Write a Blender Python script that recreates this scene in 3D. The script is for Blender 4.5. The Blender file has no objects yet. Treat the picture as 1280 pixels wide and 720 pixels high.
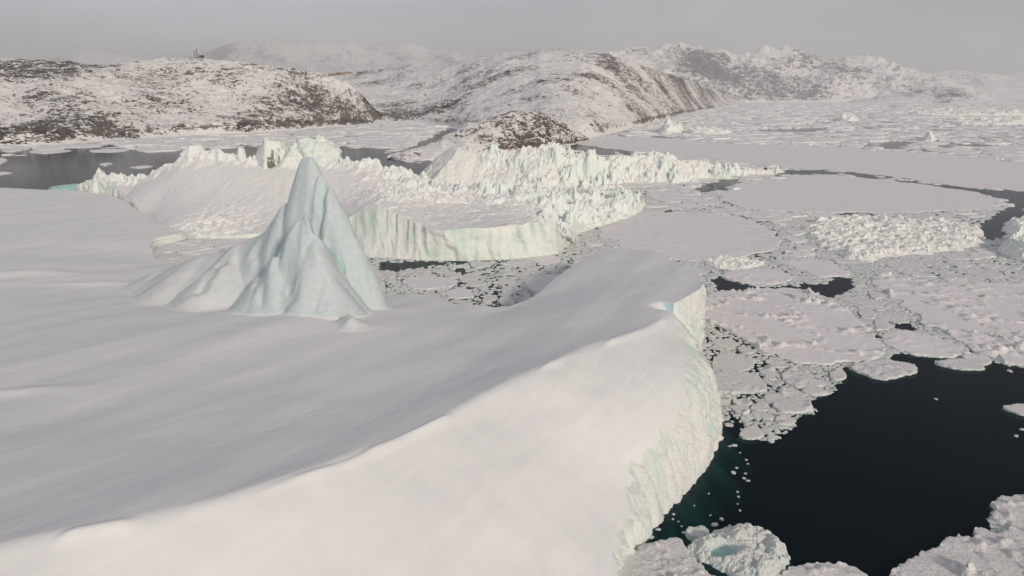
import bpy, math, random
import numpy as np
from mathutils import Vector
from mathutils.geometry import delaunay_2d_cdt

random.seed(7)
RNG = np.random.default_rng(11)
S = bpy.context.scene
COL = S.collection

# ------------------------------------------------------------------ camera model
CAM_H = 80.0
PITCH = math.radians(15.8)
FPX = 853.33
CP, SP = math.cos(PITCH), math.sin(PITCH)


def W(px, py, z=0.0):
    """point of the place seen at photo pixel (px,py) that lies at height z"""
    dx, dy = px - 640.0, py - 360.0
    vy, vz = FPX * CP - dy * SP, -FPX * SP - dy * CP
    t = (z - CAM_H) / vz
    return np.array([dx * t, vy * t, z])


def P(px, py, Y):
    """point of the place seen at photo pixel (px,py) that lies Y metres north"""
    dx, dy = px - 640.0, py - 360.0
    vy, vz = FPX * CP - dy * SP, -FPX * SP - dy * CP
    t = Y / vy
    return np.array([dx * t, Y, CAM_H + vz * t])


def proj(x, y, z=0.0):
    fw = y * CP - (z - CAM_H) * SP
    up = y * SP + (z - CAM_H) * CP
    return 640 + FPX * x / fw, 360 - FPX * up / fw


# ------------------------------------------------------------------ numpy noise
def _h(ix, iy, seed):
    h = (ix.astype(np.int64) * 374761393 + iy.astype(np.int64) * 668265263 + seed * 1274126177) & 0xFFFFFFFF
    h = ((h ^ (h >> 13)) * 1274126177) & 0xFFFFFFFF
    h = ((h ^ (h >> 16)) * 2246822519) & 0xFFFFFFFF
    return ((h ^ (h >> 13)) & 0xFFFFFF) / float(0xFFFFFF)


def pn(x, y, seed=0):
    x = np.asarray(x, float); y = np.asarray(y, float)
    ix, iy = np.floor(x), np.floor(y)
    fx, fy = x - ix, y - iy
    u, v = fx * fx * fx * (fx * (fx * 6 - 15) + 10), fy * fy * fy * (fy * (fy * 6 - 15) + 10)

    def g(ax, ay):
        a = _h(ix + ax, iy + ay, seed) * 2 * math.pi
        return np.cos(a) * (fx - ax) + np.sin(a) * (fy - ay)
    a = g(0, 0) * (1 - u) + g(1, 0) * u
    b = g(0, 1) * (1 - u) + g(1, 1) * u
    return (a * (1 - v) + b * v) * 1.5


def fbm(x, y, oct=4, seed=0, gain=0.5):
    s, a = 0, 1.0
    for i in range(oct):
        s = s + a * pn(x * 2 ** i + 17.3 * i, y * 2 ** i - 9.1 * i, seed + i)
        a *= gain
    return s


def ridged(x, y, oct=4, seed=0, gain=0.5):
    s, a = 0, 1.0
    for i in range(oct):
        s = s + a * (1 - 2 * np.abs(pn(x * 2 ** i + 3.7 * i, y * 2 ** i + 5.9 * i, seed + i)))
        a *= gain
    return s


def vor(x, y, seed=0):
    x = np.asarray(x, float); y = np.asarray(y, float)
    ix, iy = np.floor(x), np.floor(y)
    f1 = np.full(x.shape, 9.0); f2 = np.full(x.shape, 9.0)
    cx = np.zeros(x.shape); cy = np.zeros(x.shape); dx = np.zeros(x.shape); dy = np.zeros(x.shape)
    for a in (-1, 0, 1):
        for b in (-1, 0, 1):
            jx, jy = ix + a, iy + b
            qx = jx + _h(jx, jy, seed); qy = jy + _h(jx, jy, seed + 51)
            d = (x - qx) ** 2 + (y - qy) ** 2
            m = d < f1
            f2 = np.where(m, f1, np.minimum(f2, d))
            f1 = np.where(m, d, f1)
            cx = np.where(m, jx, cx); cy = np.where(m, jy, cy)
            dx = np.where(m, x - qx, dx); dy = np.where(m, y - qy, dy)
    return np.sqrt(f1), np.sqrt(f2), cx, cy, dx, dy


def blocks(x, y, size, seed=0):
    """tumbled ice blocks: every cell has its own height and tilt (about -0.6..1.4)"""
    xx = x / size + 0.25 * pn(x / size * 1.7, y / size * 1.7, seed + 3)
    yy = y / size + 0.25 * pn(x / size * 1.7 + 40, y / size * 1.7, seed + 4)
    f1, f2, cx, cy, dx, dy = vor(xx, yy, seed)
    hh = 1.35 * _h(cx, cy, seed + 7) ** 2.4
    tx = _h(cx, cy, seed + 8) * 2 - 1; ty = _h(cx, cy, seed + 9) * 2 - 1
    edge = np.clip((f2 - f1) * 7, 0, 1)
    return (hh * 0.95 + 1.15 * (tx * dx + ty * dy)) * (0.8 + 0.2 * edge)


def sstep(a, b, x):
    t = np.clip((x - a) / (b - a), 0, 1)
    return t * t * (3 - 2 * t)


def smin(a, b, k):
    h = np.clip(0.5 + 0.5 * (b - a) / k, 0, 1)
    return b * (1 - h) + a * h - k * h * (1 - h)


def smax(a, b, k):
    return -smin(-a, -b, k)


def tps(pts, lam=0.0):
    pts = np.asarray(pts, float)
    sc = 100.0
    X = pts[:, :2] / sc; z = pts[:, 2]
    n = len(X)

    def U(A, B):
        d2 = ((A[:, None, :] - B[None, :, :]) ** 2).sum(-1)
        return 0.5 * d2 * np.log(d2 + 1e-12)
    K = U(X, X) + lam * np.eye(n)
    Pm = np.hstack([np.ones((n, 1)), X])
    A = np.zeros((n + 3, n + 3)); A[:n, :n] = K; A[:n, n:] = Pm; A[n:, :n] = Pm.T
    sol = np.linalg.solve(A, np.concatenate([z, np.zeros(3)]))

    def f(x, y):
        Q = np.stack([np.ravel(x), np.ravel(y)], 1) / sc
        out = np.empty(len(Q))
        for i in range(0, len(Q), 20000):
            q = Q[i:i + 20000]
            out[i:i + 20000] = U(q, X) @ sol[:n] + sol[n] + q @ sol[n + 1:]
        return out.reshape(np.shape(x))
    return f


# ------------------------------------------------------------------ 2-D helpers
def in_poly(x, y, poly):
    poly = np.asarray(poly, float)
    x = np.asarray(x, float); y = np.asarray(y, float)
    c = np.zeros(x.shape, bool)
    x0, y0 = poly[:, 0], poly[:, 1]
    bb = (x >= x0.min()) & (x <= x0.max()) & (y >= y0.min()) & (y <= y0.max())
    xb, yb = x[bb], y[bb]
    cb = np.zeros(xb.shape, bool)
    n = len(poly)
    for i in range(n):
        ax, ay = poly[i]; bx, by = poly[(i + 1) % n]
        if ay == by:
            continue
        m = ((ay > yb) != (by > yb)) & (xb < (bx - ax) * (yb - ay) / (by - ay) + ax)
        cb ^= m
    c[bb] = cb
    return c


def poly_dist(x, y, poly, closed=False):
    """distance to polyline; also nearest segment index and parameter"""
    poly = np.asarray(poly, float)
    n = len(poly) if closed else len(poly) - 1
    best = np.full(np.shape(x), 1e18); bi = np.zeros(np.shape(x), int); bt = np.zeros(np.shape(x))
    for i in range(n):
        a = poly[i]; b = poly[(i + 1) % len(poly)]
        d = b[:2] - a[:2]; L = (d ** 2).sum() + 1e-9
        t = np.clip(((x - a[0]) * d[0] + (y - a[1]) * d[1]) / L, 0, 1)
        dd = (x - a[0] - t * d[0]) ** 2 + (y - a[1] - t * d[1]) ** 2
        m = dd < best
        best = np.where(m, dd, best); bi = np.where(m, i, bi); bt = np.where(m, t, bt)
    return np.sqrt(best), bi, bt


def spur(x, y, pts, ks, r=2.0):
    """tent-shaped ridge along a 3-D polyline, falling off with slope k on both sides"""
    pts = np.asarray(pts, float); ks = np.asarray(ks, float)
    out = np.full(np.shape(x), -1e9)
    for i in range(len(pts) - 1):
        a, b = pts[i], pts[i + 1]
        d = b[:2] - a[:2]; L = (d ** 2).sum() + 1e-9
        t = np.clip(((x - a[0]) * d[0] + (y - a[1]) * d[1]) / L, 0, 1)
        dd = np.sqrt((x - a[0] - t * d[0]) ** 2 + (y - a[1] - t * d[1]) ** 2)
        k = ks[i] + (ks[i + 1] - ks[i]) * t
        z = a[2] + (b[2] - a[2]) * t - k * (np.sqrt(dd * dd + r * r) - r)
        out = np.maximum(out, z)
    return out


def catmull(pts, closed=True, step=lambda p: 1.0, lin=False):
    """resample a closed polyline of k-D points with a spacing that may vary"""
    pts = np.asarray(pts, float)
    n = len(pts); out = []
    rng = range(n) if closed else range(n - 1)
    for i in rng:
        p1, p2 = pts[i], pts[(i + 1) % n]
        p0 = pts[(i - 1) % n] if closed or i > 0 else p1
        p3 = pts[(i + 2) % n] if closed or i < n - 2 else p2
        L = math.hypot(*(p2[:2] - p1[:2]))
        m = max(1, int(L / step(p1)))
        for j in range(m):
            t = j / m
            if lin:
                q = p1 + (p2 - p1) * t
            else:
                l1 = max(L, 1e-6)
                l0 = max(math.hypot(*(p1[:2] - p0[:2])), 1e-6); l2 = max(math.hypot(*(p3[:2] - p2[:2])), 1e-6)
                m1 = 0.5 * ((p1 - p0) / l0 + (p2 - p1) / l1) * l1
                m2 = 0.5 * ((p2 - p1) / l1 + (p3 - p2) / l2) * l1
                t2, t3 = t * t, t * t * t
                q = (2 * t3 - 3 * t2 + 1) * p1 + (t3 - 2 * t2 + t) * m1 + (-2 * t3 + 3 * t2) * p2 + (t3 - t2) * m2
            out.append(q)
    if not closed:
        out.append(pts[-1])
    return np.array(out)


def normals2(poly):
    d = np.roll(poly, -1, 0) - np.roll(poly, 1, 0)
    n = np.stack([d[:, 1], -d[:, 0]], 1)
    n /= np.linalg.norm(n, axis=1)[:, None] + 1e-9
    return n


def area2(p):
    x, y = p[:, 0], p[:, 1]
    return 0.5 * np.sum(x * np.roll(y, -1) - np.roll(x, -1) * y)


def rough_outline(poly, amp, wl, seed=0, oct=4):
    """give a polygon a natural broken edge"""
    if area2(poly) < 0:
        poly = poly[::-1]
    n = normals2(poly)
    d = fbm(poly[:, 0] / wl, poly[:, 1] / wl, oct, seed, 0.6) * amp
    return poly + n * d[:, None]


def jitter_grid(poly, spacing, seed=0, margin=0.45):
    """points inside poly on a polar lattice about the viewpoint: spacing(r) = spacing * r metres"""
    rng = np.random.default_rng(seed)
    r = np.hypot(poly[:, 0], poly[:, 1]); th = np.arctan2(poly[:, 0], poly[:, 1])
    l0, l1 = math.log(max(r.min() * 0.9, 2)), math.log(r.max() * 1.02)
    t0, t1 = th.min() - 0.02, th.max() + 0.02
    if t1 - t0 > 3.2:   # polygon round the foot of the camera
        t0, t1 = -math.pi, math.pi
    a = np.arange(t0, t1, spacing); b = np.arange(l0, l1, spacing)
    A, B = np.meshgrid(a, b)
    A = A + (rng.random(A.shape) - 0.5) * spacing * 0.7
    B = B + (rng.random(B.shape) - 0.5) * spacing * 0.7
    R = np.exp(B).ravel(); A = A.ravel()
    x, y = R * np.sin(A), R * np.cos(A)
    m = in_poly(x, y, poly)
    x, y = x[m], y[m]
    if margin and len(x) and len(poly) < 400:
        d, _, _ = poly_dist(x, y, poly, True)
        k = d > margin * spacing * np.hypot(x, y)
        x, y = x[k], y[k]
    return np.stack([x, y], 1)


# ------------------------------------------------------------------ object helpers
def mesh_obj(name, verts, faces, mat, parent=None, smooth=True, normals=None, attrs=None):
    me = bpy.data.meshes.new(name)
    verts = np.asarray(verts, np.float32)
    if isinstance(faces, np.ndarray):
        k = faces.shape[1]
        loops = faces.astype(np.int32).ravel()
        starts = np.arange(len(faces), dtype=np.int32) * k
    else:
        lens = np.fromiter((len(f) for f in faces), np.int32, len(faces))
        loops = np.fromiter((i for f in faces for i in f), np.int32, int(lens.sum()))
        starts = np.concatenate([[0], np.cumsum(lens)[:-1]]).astype(np.int32)
    me.vertices.add(len(verts)); me.vertices.foreach_set('co', verts.ravel())
    me.loops.add(len(loops)); me.loops.foreach_set('vertex_index', loops)
    me.polygons.add(len(starts)); me.polygons.foreach_set('loop_start', starts)
    me.polygons.foreach_set('use_smooth', np.full(len(starts), bool(smooth)))
    if attrs:
        for k, v in attrs.items():
            a = me.attributes.new(k, 'FLOAT', 'POINT')
            a.data.foreach_set('value', np.asarray(v, np.float32))
    me.update(calc_edges=True)
    me.validate()
    if normals is not None:
        me.normals_split_custom_set_from_vertices([tuple(n) for n in normals])
    me.materials.append(mat)
    o = bpy.data.objects.new(name, me)
    COL.objects.link(o)
    if parent is not None:
        o.parent = parent
    return o


def tag(o, label=None, cat=None, group=None, kind=None):
    if label: o['label'] = label
    if cat: o['category'] = cat
    if group: o['group'] = group
    if kind: o['kind'] = kind
    return o


def empty(name, loc=(0, 0, 0)):
    o = bpy.data.objects.new(name, None)
    COL.objects.link(o); o.location = loc
    return o


def set_origin(o, x, y, z=0.0):
    """move the object's origin to a point without moving its mesh"""
    me = o.data
    co = np.empty(len(me.vertices) * 3, np.float32); me.vertices.foreach_get('co', co)
    co = co.reshape(-1, 3) - np.array([x, y, z], np.float32)
    me.vertices.foreach_set('co', co.ravel()); me.update()
    o.location = (x, y, z)


# ------------------------------------------------------------------ materials
def nt(name):
    m = bpy.data.materials.new(name); m.use_nodes = True
    t = m.node_tree
    for n in list(t.nodes): t.nodes.remove(n)
    return m, t


class G:
    def __init__(s, t): s.t = t

    def n(s, typ, **kw):
        nd = s.t.nodes.new(typ)
        for k, v in kw.items():
            if k.startswith('_'):
                setattr(nd, k[1:], v)
            else:
                key = int(k[1:]) if k[0] == 'i' and k[1:].isdigit() else k
                sock = nd.inputs[key]
                if isinstance(v, bpy.types.NodeSocket): s.t.links.new(v, sock)
                else: sock.default_value = v
        return nd

    def math(s, op, a, b=0.0, c=None, clamp=False):
        kw = dict(i0=a, i1=b)
        if c is not None: kw['i2'] = c
        return s.n('ShaderNodeMath', _operation=op, _use_clamp=clamp, **kw).outputs[0]

    def mr(s, v, a, b, c=0.0, d=1.0, smooth=True):
        nd = s.n('ShaderNodeMapRange', i0=v, i1=a, i2=b, i3=c, i4=d)
        nd.interpolation_type = 'SMOOTHSTEP' if smooth else 'LINEAR'
        return nd.outputs[0]

    def mix(s, f, a, b):
        nd = s.n('ShaderNodeMix', _data_type='RGBA')
        for i, v in ((0, f), (6, a), (7, b)):
            if isinstance(v, bpy.types.NodeSocket): s.t.links.new(v, nd.inputs[i])
            elif i == 0: nd.inputs[i].default_value = v
            else: nd.inputs[i].default_value = (*v, 1) if len(v) == 3 else v
        return nd.outputs[2]

    def noise(s, vec, scale, detail=4.0, rough=0.55, dist=0.0):
        return s.n('ShaderNodeTexNoise', Vector=vec, Scale=scale, Detail=detail, Roughness=rough, Distortion=dist).outputs[0]

    def mapping(s, vec, scale=(1, 1, 1), rot=(0, 0, 0)):
        return s.n('ShaderNodeMapping', Vector=vec, Scale=scale, Rotation=rot).outputs[0]


def world_pos(g):
    return g.n('ShaderNodeNewGeometry').outputs['Position']


SNOW = (0.80, 0.775, 0.785)
ICE = (0.66, 0.80, 0.765)
TEAL = (0.30, 0.62, 0.58)


def snow_material(name, snow=SNOW, ice=ICE, n0=0.80, n1=0.50, bump=0.25, scale=0.5, streak=False, teal=0.0,
                  teal_scale=0.05, grain=1.0, crust=0.0, crunch=0.0, vein=False):
    m, t = nt(name); g = G(t)
    geo = g.n('ShaderNodeNewGeometry')
    pos = geo.outputs['Position']
    nz = g.n('ShaderNodeSeparateXYZ', i0=geo.outputs['Normal']).outputs[2]
    a = g.noise(pos, scale * 0.25, 5, 0.6)
    b = g.noise(pos, scale * 1.6, 6, 0.65)
    steep = g.math('ADD', nz, g.math('MULTIPLY', g.math('SUBTRACT', a, 0.5), 0.5))
    f = g.mr(steep, n0, n1)
    var = g.mr(g.noise(pos, scale * 0.08, 5, 0.6), 0.35, 0.65, 0.0, 1.0)
    sn = g.mix(var, tuple(c * 0.955 for c in snow), snow)
    if crust:
        cr = g.mr(b, 0.52, 0.66)
        sn = g.mix(g.math('MULTIPLY', cr, crust), sn, (0.62, 0.62, 0.64))
    ic = ice
    if teal:
        tn = g.mr(g.noise(pos, teal_scale, 4, 0.6, 0.6), 0.52, 0.72)
        ic = g.mix(g.math('MULTIPLY', tn, teal), ice, TEAL)
    icv = g.mix(g.mr(b, 0.3, 0.7), ic, tuple(min(0.82, 0.75 * c + 0.2) for c in ice))
    col = g.mix(f, sn, icv)
    if vein:
        at = g.n('ShaderNodeAttribute', _attribute_name='vein').outputs['Fac']
        col = g.mix(g.math('MULTIPLY', at, 0.85), col, (0.22, 0.55, 0.58))
    vec = pos
    if streak:
        vec = g.mapping(pos, (1.0, 1.0, 0.12))
    h1 = g.noise(vec, scale, 6, 0.6, 0.3 if streak else 0.0)
    h2 = g.noise(pos, scale * 6, 3, 0.6)
    hh = g.math('ADD', g.math('MULTIPLY', h1, 1.0 / scale * 0.5), g.math('MULTIPLY', h2, 0.08 * grain / scale))
    if crunch:
        dis = g.n('ShaderNodeVectorMath', _operation='ADD', i0=pos, i1=g.n('ShaderNodeTexNoise', Vector=pos, Scale=scale * 2.0).outputs[1]).outputs[0]
        for sc_, am_ in ((scale * 0.9, 0.55), (scale * 2.3, 0.26)):
            v = g.n('ShaderNodeTexVoronoi', Vector=dis, Scale=sc_)
            rnd = g.n('ShaderNodeSeparateXYZ', i0=v.outputs['Color']).outputs[0]
            lump = g.math('MULTIPLY', g.math('SUBTRACT', 1.0, v.outputs['Distance']), g.math('ADD', rnd, 0.3))
            hh = g.math('ADD', hh, g.math('MULTIPLY', lump, am_ * crunch / scale))
    bp = g.n('ShaderNodeBump', Strength=bump, Distance=1.0, Height=hh)
    p = g.n('ShaderNodeBsdfPrincipled', Roughness=0.62, Normal=bp.outputs[0])
    t.links.new(col, p.inputs['Base Color'])
    p.inputs['Specular IOR Level'].default_value = 0.25
    o = g.n('ShaderNodeOutputMaterial'); t.links.new(p.outputs[0], o.inputs[0])
    return m


def plateau_material():
    """wind-packed snow: long low windrows, thin crust lines, fine grain"""
    m, t = nt('wind_packed_snow'); g = G(t)
    geo = g.n('ShaderNodeNewGeometry'); pos = geo.outputs['Position']
    nz = g.n('ShaderNodeSeparateXYZ', i0=geo.outputs['Normal']).outputs[2]
    rp = g.mapping(pos, (1, 1, 1), (0, 0, math.radians(32)))
    mp = g.mapping(rp, (0.13, 0.022, 0.1))
    w1 = g.noise(mp, 1.0, 6, 0.62, 1.6)
    mp2 = g.mapping(rp, (0.8, 0.10, 0.5))
    w2 = g.noise(mp2, 1.0, 5, 0.6, 0.4)
    fine = g.noise(pos, 3.0, 4, 0.6)
    w3 = g.math('ABSOLUTE', g.math('SUBTRACT', g.noise(g.mapping(rp, (0.75, 0.045, 0.3)), 1.0, 4, 0.55, 0.8), 0.5))
    gate = g.mr(g.noise(pos, 0.05, 3, 0.5), 0.48, 0.66)
    w3 = g.math('MULTIPLY', g.mr(w3, 0.10, 0.0), gate)
    pat = g.mr(w1, 0.38, 0.62)
    col = g.mix(pat, (0.785, 0.775, 0.80), (0.825, 0.815, 0.82))
    f = g.mr(g.math('ADD', nz, g.math('MULTIPLY', g.math('SUBTRACT', g.noise(pos, 0.15, 4), 0.5), 0.3)), 0.64, 0.40)
    col = g.mix(f, col, (0.52, 0.74, 0.74))
    h = g.math('ADD', g.math('MULTIPLY', w1, 0.9), g.math('ADD', g.math('MULTIPLY', w2, 0.06), g.math('ADD', g.math('MULTIPLY', fine, 0.05), g.math('MULTIPLY', w3, 0.30))))
    bp = g.n('ShaderNodeBump', Strength=0.17, Distance=1.0, Height=h)
    p = g.n('ShaderNodeBsdfPrincipled', Roughness=0.6, Normal=bp.outputs[0])
    t.links.new(col, p.inputs['Base Color'])
    p.inputs['Specular IOR Level'].default_value = 0.25
    o = g.n('ShaderNodeOutputMaterial'); t.links.new(p.outputs[0], o.inputs[0])
    return m


def cliff_material(name='fluted_ice', base=(0.84, 0.85, 0.815), deep=(0.66, 0.79, 0.755), dirt=0.5, teal=0.05, wlen=1.0):
    m, t = nt(name); g = G(t)
    pos = world_pos(g)
    arc = g.n('ShaderNodeAttribute', _attribute_name='arc').outputs['Fac']
    z = g.n('ShaderNodeSeparateXYZ', i0=pos).outputs[2]
    wob = g.math('MULTIPLY', g.math('SUBTRACT', g.noise(pos, 0.15, 3), 0.5), 5.0)
    vv = g.n('ShaderNodeCombineXYZ', i0=g.math('ADD', arc, wob), i1=g.math('MULTIPLY', z, 0.16)).outputs[0]
    a = g.noise(vv, 0.42 / wlen, 8, 0.66, 0.6)
    b = g.noise(pos, 0.10, 5, 0.6)
    d = g.noise(vv, 2.2 / wlen, 6, 0.7, 0.4)
    col = g.mix(g.mr(a, 0.35, 0.62), deep, base)
    col = g.mix(g.mr(b, 0.40, 0.62), col, (0.85, 0.84, 0.815))
    col = g.mix(g.math('MULTIPLY', g.mr(b, 0.42, 0.25), teal), col, (0.46, 0.70, 0.66))
    col = g.mix(g.math('MULTIPLY', g.mr(d, 0.62, 0.73), dirt), col, (0.46, 0.54, 0.51))
    rough = g.noise(pos, 0.9, 7, 0.72)
    h = g.math('ADD', g.math('MULTIPLY', a, 1.3), g.math('ADD', g.math('MULTIPLY', d, 0.5), g.math('MULTIPLY', rough, 0.7)))
    bp = g.n('ShaderNodeBump', Strength=0.6, Distance=1.0, Height=h)
    p = g.n('ShaderNodeBsdfPrincipled', Roughness=0.5, Normal=bp.outputs[0])
    t.links.new(col, p.inputs['Base Color'])
    p.inputs['Specular IOR Level'].default_value = 0.3
    o = g.n('ShaderNodeOutputMaterial'); t.links.new(p.outputs[0], o.inputs[0])
    return m


def plain(name, col, rough=0.7, var=0.2, scale=1.0, bump=0.0):
    m, t = nt(name); g = G(t)
    n = g.noise(world_pos(g), scale, 4, 0.6)
    c = g.mix(g.mr(n, 0.3, 0.7), tuple(x * (1 - var) for x in col), tuple(min(1, x * (1 + var)) for x in col))
    p = g.n('ShaderNodeBsdfPrincipled', Roughness=rough)
    t.links.new(c, p.inputs['Base Color'])
    if bump:
        bp = g.n('ShaderNodeBump', Strength=bump, Distance=0.5, Height=n)
        t.links.new(bp.outputs[0], p.inputs['Normal'])
    o = g.n('ShaderNodeOutputMaterial'); t.links.new(p.outputs[0], o.inputs[0])
    return m


def dirty_ice_material():
    m, t = nt('dirty_ice'); g = G(t)
    pos = world_pos(g)
    tc = g.n('ShaderNodeTexCoord').outputs['Object']
    a = g.noise(pos, 0.2, 6, 0.62)
    st = g.noise(g.mapping(pos, (1, 1, 0.3)), 0.32, 7, 0.72, 0.6)
    att = g.n('ShaderNodeAttribute', _attribute_name='dirt').outputs['Fac']
    col = g.mix(g.mr(a, 0.35, 0.65), (0.70, 0.775, 0.735), (0.82, 0.815, 0.775))
    dm = g.math('MULTIPLY', g.mr(g.math('ADD', st, g.math('MULTIPLY', att, 0.26)), 0.58, 0.68), g.mr(att, 0.0, 0.25))
    col = g.mix(g.math('MULTIPLY', dm, 0.92), col, (0.105, 0.09, 0.062))
    bp = g.n('ShaderNodeBump', Strength=0.6, Distance=1.0, Height=g.math('MULTIPLY', g.noise(pos, 0.5, 6, 0.65), 1.6))
    p = g.n('ShaderNodeBsdfPrincipled', Roughness=0.55, Normal=bp.outputs[0])
    t.links.new(col, p.inputs['Base Color'])
    o = g.n('ShaderNodeOutputMaterial'); t.links.new(p.outputs[0], o.inputs[0])
    return m


def hill_material(name, sc=1.0, rock=(0.045, 0.037, 0.033), rock2=(0.125, 0.105, 0.093)):
    m, t = nt(name); g = G(t)
    geo = g.n('ShaderNodeNewGeometry'); pos = geo.outputs['Position']
    nz = g.n('ShaderNodeSeparateXYZ', i0=geo.outputs['Normal']).outputs[2]
    att = g.n('ShaderNodeAttribute', _attribute_name='rock').outputs['Fac']
    vv = g.mapping(pos, (1.0, 1.0, 2.6))
    n1 = g.noise(vv, 0.040 * sc, 8, 0.70, 0.5)
    n2 = g.noise(vv, 0.16 * sc, 5, 0.65)
    k = g.math('ADD', att, g.math('MULTIPLY', g.math('SUBTRACT', n1, 0.5), 1.9))
    k = g.math('ADD', k, g.math('MULTIPLY', g.math('SUBTRACT', n2, 0.5), 1.7))
    k = g.math('ADD', k, g.math('MULTIPLY', g.math('SUBTRACT', 0.93, nz), 0.65))
    f = g.mr(k, 0.44, 0.54)
    rc = g.mix(g.mr(g.noise(pos, 0.03 * sc, 5, 0.6), 0.35, 0.65), rock, rock2)
    dust = g.math('MULTIPLY', g.mr(k, 0.2, 0.45), 0.28)
    sn = g.mix(dust, (0.80, 0.775, 0.78), (0.36, 0.32, 0.30))
    col = g.mix(f, sn, rc)
    bp = g.n('ShaderNodeBump', Strength=0.5, Distance=1.0, Height=g.math('MULTIPLY', n1, 4.0 / sc))
    p = g.n('ShaderNodeBsdfPrincipled', Roughness=0.85, Normal=bp.outputs[0])
    t.links.new(col, p.inputs['Base Color'])
    p.inputs['Specular IOR Level'].default_value = 0.1
    o = g.n('ShaderNodeOutputMaterial'); t.links.new(p.outputs[0], o.inputs[0])
    return m


def water_material():
    m, t = nt('sea_water'); g = G(t)
    pos = world_pos(g)
    h = g.math('ADD', g.math('MULTIPLY', g.noise(pos, 0.5, 4, 0.6), 0.05), g.math('MULTIPLY', g.noise(pos, 0.06, 3, 0.5), 0.15))
    bp = g.n('ShaderNodeBump', Strength=0.25, Distance=1.0, Height=h)
    fr = g.n('ShaderNodeFresnel', IOR=1.33, Normal=bp.outputs[0])
    gl = g.n('ShaderNodeBsdfGlossy', Roughness=0.12, Normal=bp.outputs[0])
    gl.inputs['Color'].default_value = (0.82, 0.84, 0.88, 1)
    tr = g.n('ShaderNodeBsdfTransparent'); tr.inputs[0].default_value = (0.75, 0.9, 0.9, 1)
    df = g.n('ShaderNodeBsdfDiffuse'); df.inputs[0].default_value = (0.005, 0.021, 0.034, 1)
    mx0 = g.n('ShaderNodeMixShader', i0=0.35, i1=tr.outputs[0], i2=df.outputs[0])
    frp = g.math('POWER', fr.outputs[0], 1.55)
    mx = g.n('ShaderNodeMixShader', i0=frp, i1=mx0.outputs[0], i2=gl.outputs[0])
    ab = g.n('ShaderNodeVolumeAbsorption', Density=0.30)
    ab.inputs['Color'].default_value = (0.05, 0.72, 0.60, 1)
    o = g.n('ShaderNodeOutputMaterial')
    t.links.new(mx.outputs[0], o.inputs[0]); t.links.new(ab.outputs[0], o.inputs[1])
    return m


M = {
    'plateau': plateau_material(),
    'cliff': cliff_material(),
    'green': cliff_material('green_ice', (0.79, 0.83, 0.775), (0.68, 0.795, 0.73), 0.4, 0.3, 1.6),
    'rubble': snow_material('rubble_ice', (0.88, 0.865, 0.84), (0.76, 0.835, 0.80), 0.58, 0.22, 0.42, 0.4, teal=0.5, teal_scale=0.03, crunch=0.6),
    'slope': snow_material('snow_slope', (0.82, 0.80, 0.805), (0.77, 0.835, 0.805), 0.60, 0.30, 0.3, 0.25, teal=0.3, crunch=0.25),
    'floe': snow_material('floe_snow', (0.87, 0.825, 0.84), (0.74, 0.79, 0.78), 0.70, 0.3, 0.45, 0.9, crust=0.35, crunch=0.35),
    'floe_near': snow_material('broken_floe_ice', (0.85, 0.815, 0.82), (0.72, 0.78, 0.765), 0.75, 0.35, 0.8, 1.5, crust=0.55, crunch=0.6),
    'pack': snow_material('pack_ice_snow', (0.855, 0.825, 0.835), (0.74, 0.79, 0.79), 0.8, 0.3, 0.6, 0.22, crust=0.5, crunch=0.5),
    'brash': snow_material('brash', (0.76, 0.735, 0.74), (0.64, 0.72, 0.715), 0.8, 0.35, 0.6, 1.5, crust=0.6, crunch=0.5),
    'growler': snow_material('growler_ice', (0.80, 0.785, 0.775), (0.71, 0.80, 0.775), 0.8, 0.4, 0.8, 1.6, teal=0.3, teal_scale=0.3, crust=0.3, crunch=0.8),
    'teal': plain('blue_green_ice', (0.36, 0.58, 0.54), 0.3, 0.12, 0.3, 0.3),
    'dirty': dirty_ice_material(),
    'hill': hill_material('snowy_rock', 1.0),
    'knob': hill_material('bare_rock_knob', 1.3, (0.05, 0.037, 0.03), (0.14, 0.108, 0.088)),
    'mount': hill_material('snowy_mountain', 0.3, (0.055, 0.05, 0.05), (0.13, 0.115, 0.115)),
    'stone': plain('dark_stone', (0.03, 0.03, 0.03), 0.9, 0.3, 3.0),
}

# ================================================================== the setting
# ---- sea and sea bed
def box_mesh(name, x0, x1, y0, y1, z0, z1, mat):
    v = [(x0, y0, z0), (x1, y0, z0), (x1, y1, z0), (x0, y1, z0), (x0, y0, z1), (x1, y0, z1), (x1, y1, z1), (x0, y1, z1)]
    f = [(0, 3, 2, 1), (4, 5, 6, 7), (0, 1, 5, 4), (1, 2, 6, 5), (2, 3, 7, 6), (3, 0, 4, 7)]
    return mesh_obj(name, v, f, mat, smooth=False)


tag(box_mesh('water', -22000, 22000, -3000, 32000, -14.0, 0.0, water_material()), kind='structure')
bed = mesh_obj('ground', [(-22500, -3500, -14.5), (22500, -3500, -14.5), (22500, 32500, -14.5), (-22500, 32500, -14.5)], [(0, 1, 2, 3)],
               plain('sea_bed', (0.02, 0.03, 0.03), 0.9, 0.1, 0.02))
tag(bed, kind='structure')


def interp(tab, x, sm=0.0):
    tab = np.asarray(tab, float)
    if sm <= 0: return np.interp(x, tab[:, 0], tab[:, 1])
    o = np.linspace(-2.5, 2.5, 21); wg = np.exp(-0.5 * o * o); wg /= wg.sum()
    lo, hi = tab[0, 0], tab[-1, 0]
    e = np.minimum(1, np.minimum(x - lo, hi - x) / (2.5 * sm) + 0.02)
    return sum(q * np.interp(x + k * sm * e, tab[:, 0], tab[:, 1]) for k, q in zip(o, wg))


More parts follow.
